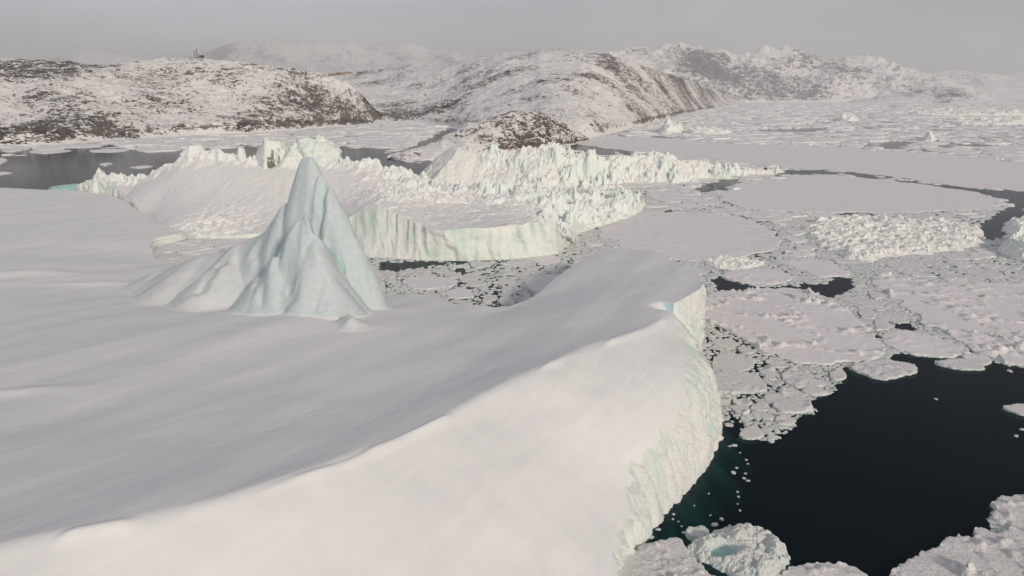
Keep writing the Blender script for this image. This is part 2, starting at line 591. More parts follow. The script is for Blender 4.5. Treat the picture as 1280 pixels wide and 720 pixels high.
def hill(name, mat, base, ridge, dist, px_step, rows, prof, amp, wl, seed, rockf, back=1.7, backdrop=0.4, jag=0.0, rg=0.5):
    px0, px1 = ridge[0][0], ridge[-1][0]
    cols = np.arange(px0, px1 + px_step, px_step)
    rid_py = interp(ridge, cols, 4.0) + jag * fbm(cols / 24.0, cols * 0 + seed, 4, seed + 20, 0.55)
    bs_py = interp(base, cols, 14.0); D = interp(dist, cols, 22.0)
    B = np.array([W(c, b, 0.0) for c, b in zip(cols, bs_py)])
    R = np.array([P(c, r, d) for c, r, d in zip(cols, rid_py, D)])
    u = np.concatenate([np.linspace(-0.03, 1.0, rows), np.linspace(1.0, back, rows // 5)[1:]])
    U, Cc = np.meshgrid(u, np.arange(len(cols)), indexing='ij')
    bx, by = B[Cc, 0], B[Cc, 1]; rx, ry, rz = R[Cc, 0], R[Cc, 1], np.maximum(R[Cc, 2], 0.5)
    x = bx + (rx - bx) * U; y = by + (ry - by) * U
    h = np.where(U <= 1, prof(np.clip(U, 0, 1)), 1 - (1 - backdrop) * sstep(1, back, U)) * rz
    env = sstep(0.0, 0.10, U) * (1 - 0.75 * sstep(0.82, 1.0, U) * (U <= 1.02))
    env = env * np.clip(rz / (0.6 * rz.max()), 0.15, 1)
    n = ridged(x / wl, y / wl, 5, seed, 0.52) * rg + fbm(x / wl, y / wl, 5, seed + 2, 0.55) * (0.5 - rg) * 1.6 + fbm(x / (wl * 2.7), y / (wl * 2.7), 3, seed + 5) * 0.8
    led = np.abs(fbm(x / (wl * 0.35), y / (wl * 0.22), 4, seed + 9, 0.6))
    z = h + amp * env * (n - 0.4) + amp * 0.35 * env * led
    z = np.where(U <= 0.0, -3.0, np.maximum(z, 0.4))
    px, py = proj(x, y, z)
    rock = rockf(px, py, U, x, y)
    V = np.stack([x, y, z], -1).reshape(-1, 3)
    nr, nc = x.shape
    i = np.arange(nr * nc).reshape(nr, nc)
    Fc = np.stack([i[:-1, :-1], i[:-1, 1:], i[1:, 1:], i[1:, :-1]], -1).reshape(-1, 4)
    o = mesh_obj(name, V, Fc, M[mat], attrs={'rock': rock.ravel()})
    tag(o, kind='structure')
    return R, cols


def rock_left(px, py, U, x, y):
    low = sstep(0.55, 0.0, U) * 0.20 * sstep(420, 60, px)
    top = 0.28 * np.exp(-((px - 60) / 70) ** 2) * sstep(104, 85, py)
    right = -0.10 * np.exp(-((px - 430) / 75) ** 2) * sstep(88, 100, py)
    mid = -0.16 * np.exp(-((px - 170) / 130) ** 2 - ((py - 118) / 22) ** 2)
    patch = fbm(x / 150.0, y / 150.0, 4, 71) * 0.3
    return 0.34 + low + top + right + mid + patch - 0.5 * sstep(0.05, 0.0, U)


hill('hill', 'hill',
     [(-420, 196), (-150, 187), (0, 184), (60, 182), (120, 178), (180, 173), (240, 170), (330, 166), (400, 160), (450, 156), (492, 152)],
     [(-420, 70), (-150, 70), (0, 72), (40, 74), (80, 76), (110, 79), (130, 82), (160, 78), (200, 73), (250, 72), (280, 75), (330, 81), (375, 86),
      (400, 91), (412, 94), (424, 101), (436, 104), (446, 114), (456, 121), (466, 134), (476, 141), (484, 145), (492, 150.5)],
     [(-420, 1700), (0, 1700), (110, 1720), (200, 1900), (375, 1950), (450, 2050), (492, 2130)],
     1.3, 190, lambda u: 0.12 * sstep(0, 0.06, u) + 0.88 * (0.55 * u + 0.45 * u ** 1.6) * sstep(-0.05, 0.12, u), 11.0, 75.0, 3, rock_left, jag=1.9, rg=0.2)


def rock_mid(px, py, U, x, y):
    right = 0.09 * sstep(740, 830, px) * sstep(85, 112, py) * sstep(920, 870, px)
    ridge = 0.10 * np.exp(-((px - 690) / 90) ** 2) * sstep(95, 72, py)
    front = 0.22 * np.exp(-((px - 470) / 60) ** 2 - ((py - 140) / 14) ** 2) + 0.2 * np.exp(-((px - 530) / 30) ** 2 - ((py - 133) / 8) ** 2)
    patch = fbm(x / 220.0, y / 220.0, 4, 171) * 0.34
    return 0.24 + right + ridge + front + patch - 0.5 * sstep(0.04, 0.0, U)


Rmid, Cmid = hill('hill', 'hill',
     [(395, 157), (490, 154), (540, 156), (600, 166), (680, 176), (720, 177), (760, 168), (800, 158), (850, 145), (880, 137), (935, 129.6)],
     [(395, 96), (420, 94.5), (440, 93), (470, 89.5), (500, 87), (520, 85), (560, 79), (600, 71), (640, 66), (690, 63), (740, 66), (780, 74), (820, 87),
      (850, 97), (880, 110), (910, 121), (935, 128.5)],
     [(395, 3700), (480, 3650), (560, 3200), (640, 2700), (690, 2600), (740, 2500), (800, 2700), (850, 3400), (880, 4600), (935, 7600)],
     1.3, 170, lambda u: 0.08 * sstep(0, 0.05, u) + 0.92 * (0.75 * u + 0.25 * u * u) * sstep(-0.05, 0.1, u), 12.0, 150.0, 33, rock_mid, jag=1.2, rg=0.1)


def rock_knob(px, py, U, x, y):
    dark = 0.36 * np.exp(-((px - 690) / 52) ** 2) + 0.26 * np.exp(-((px - 620) / 40) ** 2)
    spit = 0.22 * sstep(560, 530, px) - 0.6 * sstep(500, 487, px)
    return 0.02 + dark + spit + fbm(x / 60.0, y / 60.0, 3, 271) * 0.25 - 0.6 * sstep(0.05, 0.0, U)


hill('headland', 'knob',
     [(484, 196.5), (495, 200), (510, 201.5), (540, 200), (580, 199), (650, 190), (700, 184), (722, 179), (736, 174.5)],
     [(484, 195.5), (495, 191), (510, 187), (540, 180), (560, 170), (580, 158), (610, 148), (640, 141), (665, 138), (690, 146), (710, 157), (725, 167), (736, 174)],
     [(484, 905), (510, 905), (540, 960), (580, 1060), (640, 1150), (690, 1190), (736, 1290)],
     0.9, 130, lambda u: 0.12 * sstep(0, 0.08, u) + 0.88 * (1 - (1 - u) ** 1.7), 6.5, 34.0, 51, rock_knob, jag=2.0, back=2.0)


def rock_far(px, py, U, x, y):
    low = 0.16 * sstep(0.6, 0.1, U)
    peak = 0.2 * np.exp(-((px - 880) / 40) ** 2)
    dark = 0.0
    return 0.19 + low + peak + dark + fbm(x / 1100.0, y / 1100.0, 4, 371) * 0.35 - 0.4 * sstep(0.04, 0.0, U)


hill('mountains', 'mount',
     [(735, 140), (850, 131), (900, 129.2), (960, 128), (1100, 128.4), (1250, 129.4), (1700, 131)],
     [(735, 78), (760, 66), (775, 64), (800, 71), (820, 68), (845, 64), (870, 62), (890, 64), (905, 69), (920, 75), (945, 71), (965, 67), (990, 67), (1010, 74), (1025, 82),
      (1060, 81), (1100, 82), (1140, 86), (1160, 90), (1180, 97), (1200, 106), (1240, 120), (1260, 127), (1290, 129), (1700, 130)],
     [(735, 10500), (800, 10000), (870, 9300), (1100, 9000), (1260, 8300), (1700, 8200)],
     1.4, 150, lambda u: 0.05 * sstep(0, 0.05, u) + 0.95 * (0.8 * u + 0.2 * u * u), 170.0, 900.0, 63, rock_far, jag=0.6, back=1.5)


def rock_dark(px, py, U, x, y):
    return 0.17 + 0.34 * np.exp(-((px - 1195) / 25) ** 2 - ((py - 119) / 8) ** 2) + fbm(x / 500.0, y / 500.0, 3, 471) * 0.3


hill('mountains', 'mount',
     [(1060, 129.2), (1130, 129.4), (1200, 129.8), (1262, 130)],
     [(1060, 127), (1090, 121), (1130, 110), (1155, 103), (1175, 99), (1200, 105), (1240, 119), (1262, 128)],
     [(1060, 7600), (1262, 7600)], 1.3, 80, lambda u: 0.08 * sstep(0, 0.05, u) + 0.92 * u, 25.0, 330.0, 93, rock_dark, jag=1.5)


def rock_none(px, py, U, x, y):
    return 0.20 + fbm(x / 1500.0, y / 1500.0, 4, 571) * 0.4


hill('mountains', 'mount',
     [(1090, 124.5), (1700, 124.5)],
     [(1090, 100), (1140, 94), (1170, 91), (1205, 89), (1235, 92), (1260, 94), (1285, 91), (1330, 95), (1420, 90), (1700, 96)],
     [(1090, 13500), (1700, 13500)], 2.0, 60, lambda u: 0.9 * u + 0.1 * u * u, 90.0, 1200.0, 113, rock_none, jag=0.4)
hill('mountains', 'mount',
     [(-500, 122.5), (800, 122.5)],
     [(-500, 80), (-100, 80), (60, 74), (95, 69), (115, 66), (150, 70), (200, 76), (250, 66), (285, 55), (320, 51), (350, 52), (375, 58), (410, 60), (450, 53), (500, 57),
      (540, 63), (600, 66), (700, 66), (800, 70)],
     [(-500, 21000), (800, 20000)], 2.0, 80, lambda u: 0.85 * u + 0.15 * u * u, 240.0, 1900.0, 133, rock_none, jag=0.4)

# ================================================================== ice bodies
def ice_body(name, top, bot, zf, pts, rows, flute, expo, mat_top, mat_wall, parent=None, depth=3.0, flare=2.0, wall_name=None,
             extra=None, seed=0, split=None, fl_wl=2.2, fl_wz=14.0, skew=0.0, facet=False):
    """one floating ice mass: a triangulated upper surface with height zf(x,y) and a broken wall down into the water"""
    n = len(top)
    P2 = np.vstack([top, pts])
    vs = [Vector((float(a), float(b))) for a, b in P2]
    ov, oe, of, orig, _, _ = delaunay_2d_cdt(vs, [], [list(range(n))], 1, 1e-4)
    xy = np.array([(v.x, v.y) for v in ov])
    z = zf(xy[:, 0], xy[:, 1])
    V = np.column_stack([xy, z])
    T = np.array([f for f in of if len(f) == 3], int)
    # consistent upward orientation
    a, b, c = V[T[:, 0]], V[T[:, 1]], V[T[:, 2]]
    cr = (b[:, 0] - a[:, 0]) * (c[:, 1] - a[:, 1]) - (b[:, 1] - a[:, 1]) * (c[:, 0] - a[:, 0])
    T[cr < 0] = T[cr < 0][:, ::-1]
    # wall
    zt = zf(top[:, 0], top[:, 1])
    nrm = normals2(bot)
    s = np.concatenate([[0], np.cumsum(np.hypot(*np.diff(np.vstack([bot, bot[:1]]), axis=0).T))])[:n]
    us = np.linspace(1, 0, rows)
    ring = []
    for k, u in enumerate(us):
        w = (1 - u ** expo)
        p = top + (bot - top) * w[:, None]
        zz = zt * u
        win = min(1.0, (1 - u) * 5.0) * (1.0 if u > 0.02 else 0.7)
        d = flute * win * (fbm((s - skew * zz) / fl_wl, zz / fl_wz, 4, seed, 0.55) + 0.9 * blocks(s - skew * zz, zz * 0.45 + 0.3 * s, 1.6 * fl_wl, seed + 40) + 0.55 * fbm((s - skew * zz) / (fl_wl * 4), zz / (fl_wz * 0.8), 3, seed + 5, 0.5))
        p = p + nrm * d[:, None]
        ring.append(np.column_stack([p, zz]))
    last = ring[-1]
    for q in (0.35, 1.0):
        p = bot + nrm * (flare * q + flute * 0.5 * fbm(s / 5, s * 0 + q, 3, seed + 8))[:, None] if np.ndim(flare) else \
            last[:, :2] + nrm * (flare * q * (0.8 + 0.6 * fbm(s / 6, s * 0, 3, seed + 8)))[:, None]
        ring.append(np.column_stack([p, np.full(n, -depth * q)]))
    WV = np.vstack(ring); R = len(ring)
    i = np.arange(R * n).reshape(R, n)
    j = np.roll(i, -1, 1)
    WF = np.stack([i[:-1], i[1:], j[1:], j[:-1]], -1).reshape(-1, 4)
    objs = []
    if parent is None and wall_name is None:
        allV = np.vstack([V, WV])
        faces = [tuple(t) for t in T] + [tuple(q + len(V)) for q in WF]
        o = mesh_obj(name, allV, faces, mat_top, smooth=not facet)
        return o
    nv = None
    if split is not None:
        e1, e2 = V[T[:, 1]] - V[T[:, 0]], V[T[:, 2]] - V[T[:, 0]]
        fn = np.cross(e1, e2); nv = np.zeros_like(V)
        for q in range(3): np.add.at(nv, T[:, q], fn)
        nv /= np.linalg.norm(nv, axis=1)[:, None] + 1e-9
        sname, smask, smat = split
        cen = V[T].mean(1)
        m = smask(cen[:, 0], cen[:, 1])
        for nm, sel, mt in ((name, ~m, mat_top), (sname, m, smat)):
            tt = T[sel]; used = np.unique(tt)
            remap = np.full(len(V), -1); remap[used] = np.arange(len(used))
            objs.append(mesh_obj(nm, V[used], remap[tt], mt, parent, normals=nv[used], attrs={'vein': vein(V[used, 0], V[used, 1])}))
    else:
        objs.append(mesh_obj(name, V, T, mat_top, parent, smooth=not facet))
    objs.append(mesh_obj(wall_name or 'ice_cliff', WV, WF, mat_wall, parent, attrs={'arc': np.tile(s, R) - skew * WV[:, 2]}))
    return objs


FOOT = []     # footprints (world polygons) that keep loose ice away


# ------------------------------------------------------------------ the big iceberg in front
slope_pts = [(840, 392, 22), (760, 425, 23.2), (660, 463, 25), (580, 506, 26), (500, 545, 27), (400, 585, 28.5), (300, 615, 30), (150, 655, 31), (0, 690, 32),
             (-200, 745, 34),
             (852, 440, 19), (858, 475, 17), (845, 520, 13), (820, 555, 10.3), (800, 580, 8.6), (790, 612, 6.5), (786, 640, 5.2), (775, 680, 4.2), (768, 720, 3.8),
             (400, 720, 20.3), (600, 720, 12.7), (700, 720, 7.5), (700, 600, 13.5), (600, 620, 18), (750, 520, 17.2), (760, 470, 20)]
plate_pts = [(840, 389, 22), (760, 424, 23.2), (660, 461, 25), (580, 504, 26), (500, 543, 27), (400, 584, 28.5), (300, 614, 30), (150, 654, 31), (0, 689, 32),
             (-200, 742, 34), (700, 400, 17.6), (600, 430, 16.6), (500, 480, 20.2), (350, 520, 23.6), (200, 560, 25.8), (50, 600, 28), (720, 424, 21), (620, 466, 22.6), (540, 504, 24.4), (0, 500, 23), (200, 450, 20),
             (400, 430, 17.6), (400, 398, 17.2), (250, 392, 14.6), (100, 384, 12.4), (0, 380, 13), (0, 330, 9.5), (100, 330, 8.2), (150, 300, 6), (0, 280, 7),
             (100, 260, 5.5), (0, 237, 6), (-200, 240, 7), (-200, 320, 11), (-300, 500, 24), (640, 386, 9.5), (560, 379, 7.5), (500, 368, 6), (480, 375, 8),
             (700, 345, 13), (740, 320, 14), (770, 311, 15.5), (800, 312, 17), (832, 319, 18), (868, 335, 18.3), (876, 360, 20.5), (780, 350, 17.6), (720, 370, 16.2),
             (190, 320, 3.2), (228, 291, 4.2)]
f_slope = tps([W(*q) for q in slope_pts], 0.002)
f_plate = tps([W(*q) for q in plate_pts], 0.002)

SP_ = [
    ([P(389, 196, 225), P(380, 197, 226), P(377, 222, 228), P(361, 254, 229), P(337, 287, 234), P(302, 304, 239), P(262, 318, 243), P(222, 331, 258)],
     [4.4, 4.4, 3.6, 2.6, 1.4, 0.85, 0.62, 0.5], 4.4),
    ([P(402, 222, 222), P(410, 235, 221), P(421, 256, 220), P(435, 289, 219), P(451, 324, 219), P(461, 354, 220)], [4.4, 4.4, 4.2, 4.0, 3.6, 3.2], 4.2),
    ([P(378, 275, 208), P(392, 302, 204), P(408, 340, 200), P(420, 378, 197)], [2.4, 2.2, 2.0, 1.7], 5.0),
    ([P(378, 275, 208), P(362, 302, 208), P(350, 332, 206), P(345, 372, 201)], [2.4, 2.0, 1.7, 1.4], 5.0),
    ([P(350, 320, 220), P(334, 336, 214), P(322, 354, 206), P(318, 378, 202)], [1.7, 1.5, 1.4, 1.2], 4.5),
    ([P(300, 305, 236), P(282, 330, 226), P(262, 360, 217), P(245, 380, 212)], [0.95, 0.85, 0.75, 0.6], 5.0),
    ([P(432, 392, 188), P(438, 396, 184)], [0.9, 0.8], 0.5),
]


def spurs0(x, y):
    wx = x + 1.0 * fbm(x / 16, y / 16, 2, 5); wy = y + 1.0 * fbm(x / 16 + 30, y / 16, 2, 6)
    h = np.full(np.shape(x), -1e3)
    for pts, ks, r in SP_:
        h = smax(h, spur(wx, wy, pts, ks, r), 0.7)
    return h + 0.30 * fbm(x / 8, y / 8, 3, 14)


def hit(px, py, f, y0=180.0, y1=262.0):
    """first point where the sight line of pixel (px,py) meets the surface f"""
    Y = np.linspace(y0, y1, 600)
    q = np.array([P(px, py, v) for v in Y])
    k = np.nonzero(q[:, 2] < f(q[:, 0], q[:, 1]))[0]
    return q[k[0]] if len(k) else q[-1]


def full0(x, y):
    return smax(smin(f_slope(x, y), f_plate(x, y), 0.7), spurs0(x, y), 1.8)


# melt grooves and a crevasse down the face of the peak: (pixels along it, depth, half width)
GROOVES = [([(405, 240), (400, 252), (404, 266), (397, 280), (394, 292), (402, 302), (412, 315), (420, 324), (427, 330)], 3.4, 0.9),
           ([(398, 296), (406, 308), (416, 319), (427, 331)], 1.6, 0.55),
           ([(386, 262), (392, 280), (400, 298), (413, 318)], 1.6, 1.2),
           ([(322, 312), (324, 326), (330, 342), (328, 358), (327, 374)], 1.7, 1.5),
           ([(350, 304), (340, 316), (350, 332), (361, 348), (366, 366), (356, 380)], 1.9, 1.6),
           ([(275, 330), (262, 345), (252, 362)], 1.0, 2.2),
           ([(424, 300), (433, 318), (444, 345), (452, 372)], 1.2, 1.4)]
GW = [(np.array([hit(a, b, full0) for a, b in g]), dp, wd) for g, dp, wd in GROOVES]


def spurs(x, y):
    h = spurs0(x, y)
    near = h > 5
    if np.any(near):
        xn, yn = np.asarray(x)[near], np.asarray(y)[near]
        hn = h[near]
        jx = xn + 0.5 * fbm(xn / 3, yn / 3, 2, 15); jy = yn + 0.5 * fbm(xn / 3 + 9, yn / 3, 2, 16)
        for pl, dp, wd in GW:
            d, _, _ = poly_dist(jx, jy, pl)
            hn = hn - dp * np.exp(-(d / wd) ** 2) + 0.35 * dp * np.exp(-((d - 2.2 * wd) / (1.3 * wd)) ** 2)
        h = h.copy(); h[near] = hn
    return h


def vein(x, y):
    v = np.zeros(np.shape(x))
    for (pl, dp, wd), k in zip(GW, (0.22, 0.95, 0.1, 0.1, 0.1, 0.0, 0.08)):
        d, _, _ = poly_dist(x, y, pl)
        v = np.maximum(v, k * np.exp(-(d / (1.0 * wd)) ** 2))
    return v


def z_main(x, y):
    a = f_slope(x, y) + 0.5 * fbm(x / 18, y / 18, 3, 81) + 0.30 * pn((x * 0.76 - y * 0.65) / 9, (x * 0.65 + y * 0.76) / 40, 85)
    dx = x * 0.91 - y * 0.42; dy = x * 0.42 + y * 0.91
    near = sstep(420, 90, np.hypot(x, y))
    b = f_plate(x, y) + 0.42 * pn(dx / 13, dy / 70, 82) + (0.10 * pn(dx / 6, dy / 40, 83) + 0.03 * fbm(dx / 1.8, dy / 11, 2, 87)) * (0.4 + 0.6 * near) \
        + 0.5 * fbm(x / 45, y / 45, 3, 84)
    h = smin(a, b, 1.1)
    # cornice lip along the crest
    d = a - b
    h = h + 0.55 * np.exp(-((d + 0.4) / 0.7) ** 2) * sstep(-0.1, 0.3, pn(dx / 9, dy / 16, 88))
    h = smax(h, spurs(x, y), 1.8)
    # small drifts on the left
    for (qx, qy, qz, am, r1, r2) in ((35, 345, 9.5, 1.5, 16, 5), (120, 352, 10, 0.9, 18, 3.0), (20, 490, 22.5, 1.0, 9, 2.8), (245, 330, 8, 1.2, 5, 4)):
        c = W(qx, qy, qz)
        ex = ((x - c[0]) * 0.96 + (y - c[1]) * 0.28) / r1; ey = (-(x - c[0]) * 0.28 + (y - c[1]) * 0.96) / r2
        h = h + am * np.exp(-ex * ex - ey * ey)
    # the low step of blue ice at the cliff corner
    A_, B_ = W(824, 371, 22.3), W(846, 379, 21.6)
    ux, uy = B_[0] - A_[0], B_[1] - A_[1]; L_ = math.hypot(ux, uy); ux /= L_; uy /= L_
    al = (x - A_[0]) * ux + (y - A_[1]) * uy; pe = (x - A_[0]) * uy - (y - A_[1]) * ux
    h = h - 4.2 * sstep(0.0, 0.7, pe) * sstep(9.0, 3.0, pe) * sstep(-0.1, 1.0, al / L_) * sstep(1.9, 1.2, al / L_)
    return np.maximum(h, 0.8)


def edge_list(ctrl):
    """(top px, py, z, waterline px, py) or (.., wx, wy, 'w') in world metres -> rows of top xy + bottom xy"""
    out = []
    for c in ctrl:
        t = W(c[0], c[1], c[2])
        if len(c) == 5: b = W(c[3], c[4], 0)
        elif len(c) == 6: b = np.array([c[3], c[4], 0])
        else: b = np.array([np.nan, np.nan, 0])
        out.append([t[0], t[1], b[0], b[1]])
    return np.array(out)


main_ctrl = edge_list([
    (768, 740, 3.8, 772, 738), (768, 720, 3.8, 772, 716), (775, 680, 4.2, 786, 692), (786, 640, 5.2, 806, 673), (790, 612, 6.5, 819, 654), (800, 580, 8.6, 841, 632), (820, 555, 10.3, 865, 607),
    (845, 520, 13, 886, 577), (858, 475, 17, 49.6, 148, 'w'), (852, 440, 19, 53.0, 161, 'w'), (843, 399, 21, 54.0, 179, 'w'), (838, 382, 21.8, 54.6, 188, 'w'),
    (846, 377, 21.5, 56.2, 193, 'w'), (864, 368, 21, 58.6, 200, 'w'), (877, 360, 20.5, 60.2, 206, 'w'),
    (876, 347, 19), (871, 336, 18.2), (850, 331, 17.5), (838, 328, 17), (836, 320, 18), (800, 312, 17), (770, 309.5, 15.5), (738, 319, 14), (700, 343, 13), (660, 372, 11), (620, 382, 9), (560, 379, 7),
    (520, 366, 6), (492, 366, 6), (478, 360, 7), (474, 340, 8), (462, 312, 10), (430, 290, 12), (370, 299, 13), (320, 304, 11), (270, 315, 7), (238, 323, 4), (212, 330, 1.5), (196, 328, 1.5), (190, 317, 2.5),
    (193, 300, 4), (229, 290.5, 4.2), (205, 284, 4), (175, 266, 4), (140, 246, 4), (100, 238.5, 5), (60, 236.5, 6), (0, 234, 6), (-60, 234, 6), (-200, 233, 7)])
off = np.array([[-600, 420], [-520, 250], [-400, 120], [-260, 40], [-150, -20], [-80, -10], [-40, 22], [-12, 55], [6, 82]], float)
offn = np.hstack([off, np.full((len(off), 2), np.nan)])
main_ctrl = np.vstack([main_ctrl, offn])
if area2(main_ctrl[:, :2]) < 0: main_ctrl = main_ctrl[::-1]
nn = normals2(main_ctrl[:, :2])
for i in range(len(main_ctrl)):
    if np.isnan(main_ctrl[i, 2]): main_ctrl[i, 2:] = main_ctrl[i, :2] + nn[i] * 1.5


def step_main(p):
    r = math.hypot(p[0], p[1])
    if p[0] > 10 and 90 < p[1] < 215: return 0.45
    if r > 300 or p[1] < 60: return 5.0
    return 1.2


ol = catmull(main_ctrl, True, step_main)
top_m, bot_m = ol[:, :2], ol[:, 2:]
cut = fbm(top_m[:, 0] / 5, top_m[:, 1] / 5, 4, 61, 0.6) * 0.5 - 0.9 * blocks(top_m[:, 0], top_m[:, 1], 3.2, 64) * (top_m[:, 0] > 10) * (top_m[:, 1] < 150)
top_m = top_m + normals2(top_m) * cut[:, None]
FOOT.append(bot_m)
pa = jitter_grid(top_m, 0.0046, 1, 0)
pb = jitter_grid(top_m, 0.0021, 2, 0)
pxx, pyy = proj(pb[:, 0], pb[:, 1], 20.0)
zz = spurs(pb[:, 0], pb[:, 1])
keep = (zz > 11) & (np.hypot(pb[:, 0], pb[:, 1]) > 175) & (np.hypot(pb[:, 0], pb[:, 1]) < 275)
dcr, _, _ = poly_dist(pb[:, 0], pb[:, 1], np.array([W(*q)[:2] for q in slope_pts[:10]]))
cor = W(838, 384, 21.0)
keep |= (dcr < 5) | (np.hypot(pb[:, 0] - cor[0], pb[:, 1] - cor[1]) < 9)
r_near = np.hypot(pa[:, 0], pa[:, 1])
za = spurs(pa[:, 0], pa[:, 1])
dca, _, _ = poly_dist(pa[:, 0], pa[:, 1], np.array([W(*q)[:2] for q in slope_pts[:10]]))
keepa = ~(((za > 11) & (r_near > 175) & (r_near < 275)) | (dca < 5) | (np.hypot(pa[:, 0] - cor[0], pa[:, 1] - cor[1]) < 9))
pm = np.vstack([pa[keepa], pb[keep]])
dm, _, _ = poly_dist(pm[:, 0], pm[:, 1], top_m[::3], True)
pm = pm[dm > 0.6]
big = empty('iceberg', (-30, 150, 0))
big['label'] = 'huge snow-covered iceberg filling the foreground, with a smooth pointed pinnacle and a sheer fluted cliff'
big['category'] = 'iceberg'
expo = np.full(len(top_m), 1.0)
expo = 1.0 + 1.5 * np.exp(-(((bot_m[:, 0] - 54) / 9) ** 2 + ((bot_m[:, 1] - 163) / 22) ** 2)) + 0.3 * ((bot_m[:, 0] > 15) & (bot_m[:, 1] < 215))
for o in ice_body('snow_plateau', top_m, bot_m, z_main, pm, 34, 0.8, expo, M['plateau'], M['cliff'], parent=big, depth=7.0, flare=8.0, seed=101,
                  split=('pinnacle', lambda x, y: (spurs(x, y) > smin(f_slope(x, y), f_plate(x, y), 1.6) - 0.3) & (np.hypot(x, y) > 175),
                         snow_material('smooth_blue_ice', (0.735, 0.74, 0.75), (0.51, 0.58, 0.60), 0.93, 0.58, 0.28, 0.35, teal=0.18, teal_scale=0.04, grain=0.8, vein=True)),
                  fl_wl=1.5, fl_wz=20.0, skew=1.0):
    o.matrix_parent_inverse = big.matrix_world.inverted()
    o.location = (30, -150, 0)


def stone(px, py, Y, r, label):
    c = P(px, py, Y)
    rng = np.random.default_rng(int(px))
    import bmesh
    bm = bmesh.new(); bmesh.ops.create_icosphere(bm, subdivisions=2, radius=r)
    for v in bm.verts: v.co *= 0.75 + 0.5 * rng.random()
    me = bpy.data.meshes.new('stone'); bm.to_mesh(me); bm.free(); me.materials.append(M['stone'])
    o = bpy.data.objects.new('stone', me); COL.objects.link(o); o.location = c
    tag(o, label, 'stone')


# ------------------------------------------------------------------ the iceberg behind it
crest2 = [P(128, 222, 560), P(165, 226, 545), P(200, 214, 522), P(240, 192, 494), P(275, 200, 488), P(320, 204, 480), P(350, 206, 475), P(420, 206, 466), P(450, 209, 462),
          P(490, 217, 456), P(530, 231, 449), P(570, 238, 440), P(620, 241, 434), P(680, 244, 430)]
t2 = list(crest2) + [P(300, 245, 438), P(250, 245, 448), P(350, 252, 428), P(430, 250, 418), P(200, 250, 470), P(400, 230, 440), P(460, 235, 425)]
t2 += [W(*q) for q in [(150, 252, 3), (200, 286, 2), (240, 294, 1.5), (300, 292, 2.5), (350, 290, 4), (400, 298, 3),
                       (560, 272, 16), (620, 266, 16), (680, 263, 15), (600, 252, 18), (520, 262, 19.5), (462, 257, 22), (500, 267, 19.5), (530, 282, 16), (545, 288, 15),
                       (600, 285, 16), (650, 282, 16), (690, 285, 14.5), (703, 297, 8), (720, 264, 9), (760, 254, 7), (790, 252, 4), (780, 263, 3), (730, 282, 3), (700, 243, 13)]]
t2 += [np.array(q, float) for q in [(60, 480, 6), (10, 472, 8), (-50, 482, 9), (-80, 492, 10), (-115, 497, 12), (-170, 507, 14), (-230, 527, 12), (-290, 565, 7), (-350, 590, 4)]]
f_b2 = tps(t2, 0.003)
crest2l = np.array(crest2)
patch_c = W(262, 268, 12)


def z_b2(x, y):
    h = f_b2(x, y)
    d, _, _ = poly_dist(x, y, crest2l)
    px, py = proj(x, y, np.maximum(h, 0))
    cr = np.exp(-(d / 9.0) ** 2)
    rub = np.clip(1.0 * cr + 0.55 * sstep(430, 520, px) * sstep(262, 246, py) + 0.85 * sstep(650, 695, px) + 0.10 * sstep(425, 450, px) * sstep(295, 280, py) +  0.3 * sstep(270, 200, px) * cr, 0, 1)
    pt = np.exp(-(((x - patch_c[0]) / 26) ** 2 + ((y - patch_c[1]) / 26) ** 2))
    bl = blocks(x, y, 8.0, 21) * 4.2 + blocks(x, y, 3.6, 25) * 2.2 + blocks(x, y, 1.8, 26) * 0.8
    h = h + rub * bl + pt * 0.7 * (blocks(x, y, 3.0, 27) * 2.0 - 0.3) + 0.5 * fbm(x / 20, y / 20, 4, 29)
    # ribbed chute below the dirty crag
    rb = np.exp(-((px - 385) / 45) ** 2) * sstep(215, 235, py) * sstep(300, 280, py)
    h = h + rb * 0.9 * pn((x + 0.3 * y) / 4.5, y / 60, 30)
    return np.maximum(h, 0.9)


ctrl2 = edge_list([(445, 254, 22.5, 448, 321), (470, 259, 21.5, 471, 322), (500, 268, 19.5, 500, 324), (530, 283, 16, 530, 325.5), (552, 287, 15.5, 554, 326), (600, 285, 16, 600, 325.5), (650, 282, 16, 655, 323), (690, 285, 14.5, 696, 317), (703, 297, 8, 709, 308),
                   (725, 285, 3), (760, 276, 2), (790, 266, 2), (803, 256, 2), (795, 247, 3)])
wl = np.array([[60, 480], [10, 472], [-50, 482], [-80, 492], [-115, 497], [-170, 507], [-230, 527], [-290, 567], [-350, 592], [-372, 585]], float)
lf = np.array([W(*q)[:2] for q in [(146, 247, 2), (165, 258, 2), (205, 285, 1), (235, 295, 1), (270, 296, 1), (330, 296, 1), (385, 302, 1), (415, 300, 6)]])
ctrl2 = np.vstack([ctrl2, np.hstack([wl, wl * np.nan]), np.hstack([lf, lf * np.nan])])
if area2(ctrl2[:, :2]) < 0: ctrl2 = ctrl2[::-1]
nn = normals2(ctrl2[:, :2])
for i in range(len(ctrl2)):
    if np.isnan(ctrl2[i, 2]): ctrl2[i, 2:] = ctrl2[i, :2] + nn[i] * 1.2
ol = catmull(ctrl2, True, lambda p: 1.0)
top2, bot2 = ol[:, :2], ol[:, 2:]
top2 = top2 + normals2(top2) * (fbm(top2[:, 0] / 7, top2[:, 1] / 7, 4, 62, 0.6) * 1.2)[:, None]
FOOT.append(bot2)
p2 = jitter_grid(top2, 0.0027, 3, 0)
d2, _, _ = poly_dist(p2[:, 0], p2[:, 1], top2[::2], True)
p2 = p2[d2 > 0.8]
b2 = empty('iceberg', (-60, 420, 0))
